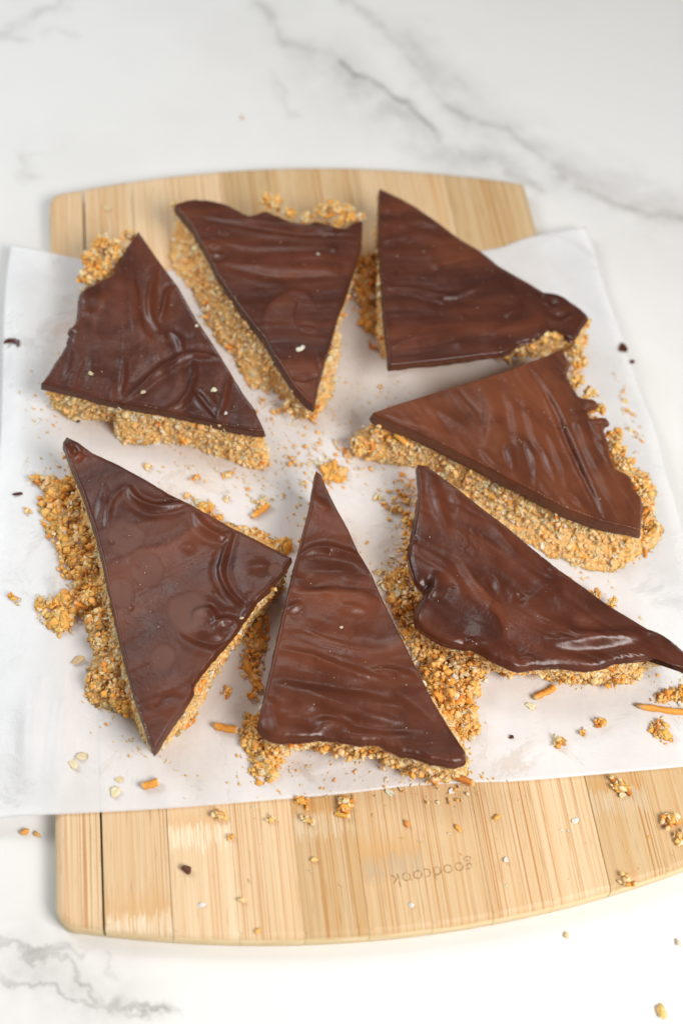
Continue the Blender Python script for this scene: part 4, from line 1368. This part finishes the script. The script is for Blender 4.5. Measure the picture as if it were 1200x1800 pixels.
for k, u0, v0, u1, v1, cnt in ((2, 180, 330, 185, 500, 14), (3, 300, 350, 900, 655, 60), (4, 500, 1100, 560, 1290, 26), (5, 600, 420, 1060, 1300, 40), (0, 300, 850, 1060, 1000, 24), (1, 300, 520, 690, 1080, 30), (6, 480, 310, 1000, 690, 24)):
    info = INFO[k]
    for _ in range(cnt):
        t = rng.random()
        q = np.array(info['W'](u0 + (u1 - u0) * t, v0 + (v1 - v0) * t, info['ztop']))
        q = info['D'][np.argmin(np.hypot(*(info['D'] - q).T))]
        q = q + (info['c'] - q) / np.linalg.norm(info['c'] - q) * rng.uniform(0.0002, 0.0012)
        G.add('small', np.array([[q[0], q[1], info['ztop'] + 0.0001]]), np.array([rng.uniform(0.00012, 0.00032)]), col=(0.74, 0.56, 0.38))
obj('pale_specks', G.mesh('pale_specks'), label='tiny pale specks sprinkled on the chocolate tops', kind='stuff', cat='crumbs')
G = Grains()
for px_, py_ in zip(rng.uniform(360, 1190, 60), rng.uniform(1395, 1560, 60)):
    if py_ > 1415 - (px_ - 400) * 0.085 + 8:
        q = at(px_, py_, HB)
        G.mix(np.array([[q[0], q[1], HB + 0.0002]]), 0.0002, 0.0007, 0.2, 0.0, 0.4)
obj('board_dust', G.mesh('board_dust'), label='fine crumb dust on the bare front of the board', kind='stuff', cat='crumbs')

# ------------------------------------------------------------------ single crumbs one can count
PAPER, BOARD, STONE = 'paper', 'board', 'stone'


def ground(px, py, where, extra=0.0):
    z0 = {PAPER: ZP, BOARD: HB, STONE: 0.0}[where] if not isinstance(where, float) else where
    q = at(px, py, z0 + extra)
    if where == PAPER:
        return np.array([q[0], q[1], float(paper_z(np.array([q[0]]), np.array([q[1]]))[0])])
    return np.array([q[0], q[1], z0])


def crumb_cluster(px, py, where, size, label, n=9, pretzel=0.12, oat=0.2, name='crumb_cluster'):
    q = ground(px, py, where)
    r = size / 1000 * 1.15
    G = Grains()
    G.add('chunk', np.array([[0, 0, r * 0.45], [r * 0.5, 0.1 * r, r * 0.35]]), np.array([r * 0.62, r * 0.45]))
    d = rng.normal(size=(n, 3))
    d /= np.linalg.norm(d, axis=1)[:, None]
    d[:, 2] = np.abs(d[:, 2])
    pp = d * r * np.array([0.85, 0.65, 0.6]) + np.array([0, 0, r * 0.18])
    G.mix(pp, r * 0.22, r * 0.5, oat, pretzel)
    o = obj(name, G.mesh(name, True), label=label, cat='crumb', group='loose crumbs around the bars')
    o.location = q
    o.rotation_euler = (0, 0, rng.uniform(0, 6.28))


def one(kind, px, py, where, size, label, col=None, rot=None, name=None, cat=None, group=None):
    q = ground(px, py, where)
    G = Grains()
    G.add(kind, np.zeros((1, 3)), np.array([1.0]), col=col, flat=0.08)
    me = G.mesh(kind, True)
    a = np.empty(len(me.vertices) * 3, dtype=np.float32)
    me.vertices.foreach_get('co', a)
    a = a.reshape(-1, 3) * (size / 1000)
    a[:, 2] -= a[:, 2].min()
    me.vertices.foreach_set('co', a.ravel())
    nm = name or {'oat': 'oat_flake', 'chunk': 'crumb', 'small': 'crumb', 'pretzel': 'pretzel_piece'}[kind]
    o = obj(nm, me, label=label, cat=cat or {'oat': 'oat flake', 'pretzel': 'pretzel'}.get(kind, 'crumb'), group=group or 'loose crumbs around the bars')
    o.location = q
    o.rotation_euler = (0, 0, rng.uniform(0, 6.28))
    return o


def pretzel_stick(px0, py0, px1, py1, where, rad, label):
    a, b = ground(px0, py0, where), ground(px1, py1, where)
    V0, F0 = PROTO['pretzel'][1]
    L = np.linalg.norm(b - a) / 2
    V = V0 * np.array([L, rad / 0.3 / 1000, rad / 0.3 / 1000])
    V[:, 2] -= V[:, 2].min()
    me = mesh_np('pretzel_piece', V, F0, M_CRUMB, True, crust(np.tile([0.78, 0.36, 0.055, 1], (len(V), 1)), V0))
    o = obj('pretzel_piece', me, label=label, cat='pretzel', group='loose crumbs around the bars')
    o.location = (a + b) / 2
    o.rotation_euler = (0, 0, math.atan2(b[1] - a[1], b[0] - a[0]))


pretzel_stick(1118, 1243, 1212, 1256, PAPER, 1.5, 'orange pretzel stick lying on the paper at the right frame edge')
pretzel_stick(937, 1230, 976, 1211, PAPER, 1.5, 'short orange pretzel bit below the long tail of the lobed triangle')
pretzel_stick(250, 1386, 280, 1378, PAPER, 1.7, 'small orange pretzel bit near the front left paper edge')
pretzel_stick(376, 1279, 418, 1288, PAPER, 1.7, 'orange pretzel bit left of the front centre triangle corner')
pretzel_stick(430, 1165, 460, 1218, PAPER, 1.6, 'orange pretzel piece in the dark gap between the front triangles')
pretzel_stick(443, 912, 474, 890, PAPER, 1.5, 'orange pretzel bit with crumbs in the paper centre')
crumb_cluster(462, 886, PAPER, 3.6, 'pale crumb on top of the pretzel bit in the paper centre')
crumb_cluster(388, 1436, BOARD, 3.2, 'golden crumb on the board just below the paper edge, left of centre', pretzel=.3)
crumb_cluster(605, 1421, BOARD, 4.2, 'largest pale crumb cluster on the board below the front centre triangle', 14, oat=.4)
crumb_cluster(540, 1443, BOARD, 3.0, 'pale crumb left of the largest cluster on the board', oat=.4)
crumb_cluster(530, 1411, BOARD, 3.0, 'golden crumb touching the paper edge left of the largest board cluster')
crumb_cluster(475, 1443, BOARD, 2.4, 'round yellow crumb on the board between two larger crumbs', 5)
crumb_cluster(407, 1473, BOARD, 2.2, 'small golden crumb below the crumb nearest the paper edge', 5)
crumb_cluster(1087, 1387, BOARD, 4.2, 'golden crumb cluster on the right of the board below the paper', 12, pretzel=.3)
crumb_cluster(1176, 1445, BOARD, 4.2, 'tall golden crumb cluster on the board at the right frame edge', 12)
crumb_cluster(1192, 1472, BOARD, 3.4, 'pale crumb below the tall cluster at the right frame edge', oat=.4)
crumb_cluster(1098, 1549, BOARD, 3.6, 'golden brown crumb on the curved front rim of the board', pretzel=.3)
crumb_cluster(1195, 1222, PAPER, 3.8, 'golden crumb lump behind the pretzel stick at the right')
crumb_cluster(980, 1306, PAPER, 3.4, 'orange crumb cluster on the paper above the right board seam', pretzel=.4)
crumb_cluster(1055, 1274, PAPER, 3.0, 'pale yellow crumb between the two pretzel bits on the right')
crumb_cluster(1022, 1288, PAPER, 2.0, 'small round orange crumb right of the orange cluster', 4)
crumb_cluster(25, 1048, PAPER, 2.8, 'single golden crumb far left beside the largest spill', 6)
crumb_cluster(85, 852, PAPER, 4.6, 'golden crumb clump at the top left of the largest spill', 14)
crumb_cluster(60, 845, PAPER, 3.4, 'crumb clump at the outer left tip of the largest spill', 10)
crumb_cluster(48, 897, PAPER, 2.2, 'small crumb below the outer left tip of the spill', 5)
crumb_cluster(400, 838, PAPER, 2.2, 'small yellow crumb between the left triangles and the paper centre', 5)
crumb_cluster(343, 845, PAPER, 2.6, 'orange crumb beyond the far edge of the finger marked triangle', 6, pretzel=.4)
crumb_cluster(260, 822, PAPER, 2.4, 'crumb on the paper below the swirled triangle on the left', 6)
crumb_cluster(398, 880, PAPER, 2.2, 'tiny golden crumb left of the central pretzel bit', 5)
crumb_cluster(585, 828, PAPER, 3.0, 'crumb right behind the tip of the front centre triangle', 7)
crumb_cluster(668, 682, PAPER, 1.6, 'lone orange crumb on the shaded paper below the back right triangle', 3)
crumb_cluster(400, 1215, PAPER, 2.6, 'pale crumb in the gap left of the front centre triangle', 6, oat=.5)
one('oat', 130, 1345, PAPER, 3.0, 'pale oat flake on the front left of the paper, left of a twin')
one('oat', 145, 1331, PAPER, 3.0, 'pale oat flake on the front left of the paper, right of a twin')
one('oat', 203, 1393, PAPER, 3.2, 'cream oat flake at the front left near the paper edge')
one('oat', 210, 1371, PAPER, 2.0, 'small oat flake behind the cream one near the front paper edge')
one('oat', 138, 1162, PAPER, 3.4, 'tan oat flake left of the finger marked triangle foot', col=(0.66, 0.47, 0.27))
one('oat', 932, 1243, PAPER, 2.6, 'white oat flake left of the short pretzel bit')
one('oat', 1010, 1443, BOARD, 2.0, 'white oat flake alone on the right of the bare board', col=(0.85, 0.82, 0.74))
one('oat', 888, 1512, BOARD, 1.7, 'white oat fragment on the board right of the burned lettering', col=(0.85, 0.82, 0.74))
one('oat', 355, 1592, BOARD, 1.8, 'white oat fragment on the front left of the board', col=(0.85, 0.82, 0.76))
one('chunk', 425, 1584, BOARD, 1.6, 'small golden crumb right of the white fragment on the front board')
one('chunk', 453, 1637, BOARD, 1.3, 'tiny crumb close to the front rim of the board')
one('chunk', 553, 1512, BOARD, 1.5, 'tiny yellow crumb on the middle of the bare board')
one('chunk', 715, 1451, BOARD, 1.6, 'pale crumb on the board above the burned lettering')
one('chunk', 805, 1457, BOARD, 1.6, 'yellow crumb on the board above the right end of the lettering')
one('oat', 722, 1592, BOARD, 1.6, 'white crumb on the board below the burned lettering', col=(0.85, 0.82, 0.74))
one('oat', 793, 1391, BOARD, 1.9, 'white flake on the board by the front tip pretzel', col=(0.85, 0.82, 0.74))
one('oat', 685, 1394, BOARD, 2.4, 'oat flakes at the paper edge below the front centre triangle')
one('chunk', 872, 1437, BOARD, 1.6, 'golden crumb right of the plank seam on the bare board')
one('chunk', 330, 1531, BOARD, 2.3, 'dark brown chocolate chip on the left of the bare board', col=(0.12, 0.04, 0.025), name='chocolate_chip', cat='chocolate chip')
one('chunk', 45, 1465, STONE, 2.0, 'orange crumb on the marble left of the board, larger of two', col=(0.74, 0.36, 0.08))
one('chunk', 66, 1467, STONE, 1.5, 'orange crumb on the marble left of the board, smaller of two', col=(0.76, 0.44, 0.14))
one('chunk', 1159, 1778, STONE, 2.7, 'golden crumb on the marble in the lower right corner', col=(0.86, 0.60, 0.22))
one('chunk', 993, 1644, STONE, 1.3, 'faint pale crumb on the marble below the board front', col=(0.74, 0.62, 0.40))
one('chunk', 1189, 1657, STONE, 1.5, 'pale grey crumb on the marble at the right frame edge', col=(0.62, 0.56, 0.45))
one('oat', 188, 368, BOARD, 2.6, 'pale oat flake on the back left corner of the board')
one('chunk', 424, 208, STONE, 1.4, 'tiny crumb on the marble behind the board', col=(0.65, 0.40, 0.18))
# flakes lying on the chocolate
for kx, ky, s, k, lb in [(160, 657, 1.6, 0, 'pale oat fragment on the left part of the swirled triangle'), (252, 690, 1.5, 0, 'oat fragment beside the long curl of the swirled triangle'),
                         (376, 687, 1.9, 0, 'pale oat flake near the right tip of the swirled triangle'), (346, 573, 1.2, 0, 'speck of oat on the upper right edge of the swirled triangle'),
                         (397, 727, 1.2, 0, 'small oat speck closest to the right tip of the swirled triangle'),
                         (528, 614, 2.6, 1, 'cream oat flake near the tip of the back chocolate triangle'), (559, 447, 1.2, 1, 'small pale speck on the right of the back chocolate triangle'),
                         (600, 1103, 1.0, 5, 'tiny pale speck on the middle of the front centre triangle'), (425, 1087, 1.2, 4, 'white speck near the right edge of the finger marked triangle')]:
    one('oat', kx, ky, float(INFO[k]['ztop'] + 0.0002), s, lb, name='oat_flake')


def shard(px, py, where, pts, thick, label, curl=0.0):
    """thin broken chocolate shard with its own outline (mm) and curl"""
    q = ground(px, py, where)
    n = len(pts)
    V, Fc = [], []
    P = np.array(pts) / 1000
    for z in (0, thick / 1000):
        for x, y in P:
            V.append((x, y, z + curl * x * x * 90))
    cz = [P.mean(0)]
    Fc = [tuple(range(n))[::-1], tuple(range(n, 2 * n))]
    Fc += [(i, (i + 1) % n, n + (i + 1) % n, n + i) for i in range(n)]
    bm = bmesh.new()
    vs = [bm.verts.new(v) for v in V]
    for f in Fc:
        bm.faces.new([vs[i] for i in f])
    bmesh.ops.bevel(bm, geom=bm.edges[:], offset=thick / 4000, segments=2, affect='EDGES')
    bmesh.ops.triangulate(bm, faces=bm.faces[:])
    me = bpy.data.meshes.new('chocolate_shard')
    bm.to_mesh(me)
    bm.free()
    me.materials.append(M_CHOC)
    o = obj('chocolate_shard', me, label=label, cat='chocolate shard', group='broken chocolate shards on the paper')
    o.location = q + np.array([0, 0, 0.0002])


shard(22, 604, PAPER, [(-4.2, -1.5), (-3.6, 1.2), (-1.5, 2.8), (1.8, 2.4), (4.2, 0.6), (4.0, -2.6), (2.6, -3.4), (2.2, -1.0), (0.2, 0.6), (-2.0, 0.4)], 1.3, 'curved chocolate shard at the far left edge of the paper', 0.6)
shard(1097, 606, PAPER, [(-3.2, -1.8), (-2.0, 1.6), (0.2, 4.2), (1.6, 2.4), (2.6, -0.6), (1.4, -2.8)], 1.2, 'dark grey chocolate shard on the paper right of the back right triangle', 0.4)
shard(1113, 628, PAPER, [(-1.6, -0.8), (-0.8, 1.0), (1.2, 1.2), (1.8, -0.6), (0.4, -1.4)], 1.0, 'small brown chocolate shard next to the dark grey one')
shard(897, 1297, PAPER, [(-1.2, -0.7), (-0.4, 1.0), (1.1, 0.8), (1.2, -0.7)], 0.9, 'tiny red brown chocolate bit on the right front of the paper')
shard(138, 742, PAPER, [(-1.0, -0.6), (-0.4, 0.8), (0.9, 0.6), (0.9, -0.6)], 0.8, 'tiny chocolate bit below the left tip of the swirled triangle')
shard(30, 866, PAPER, [(-2.6, -0.5), (-1.0, 0.7), (2.4, 0.9), (2.8, -0.3), (0.2, -0.8)], 0.9, 'dark sliver pointing left out of the largest spill')
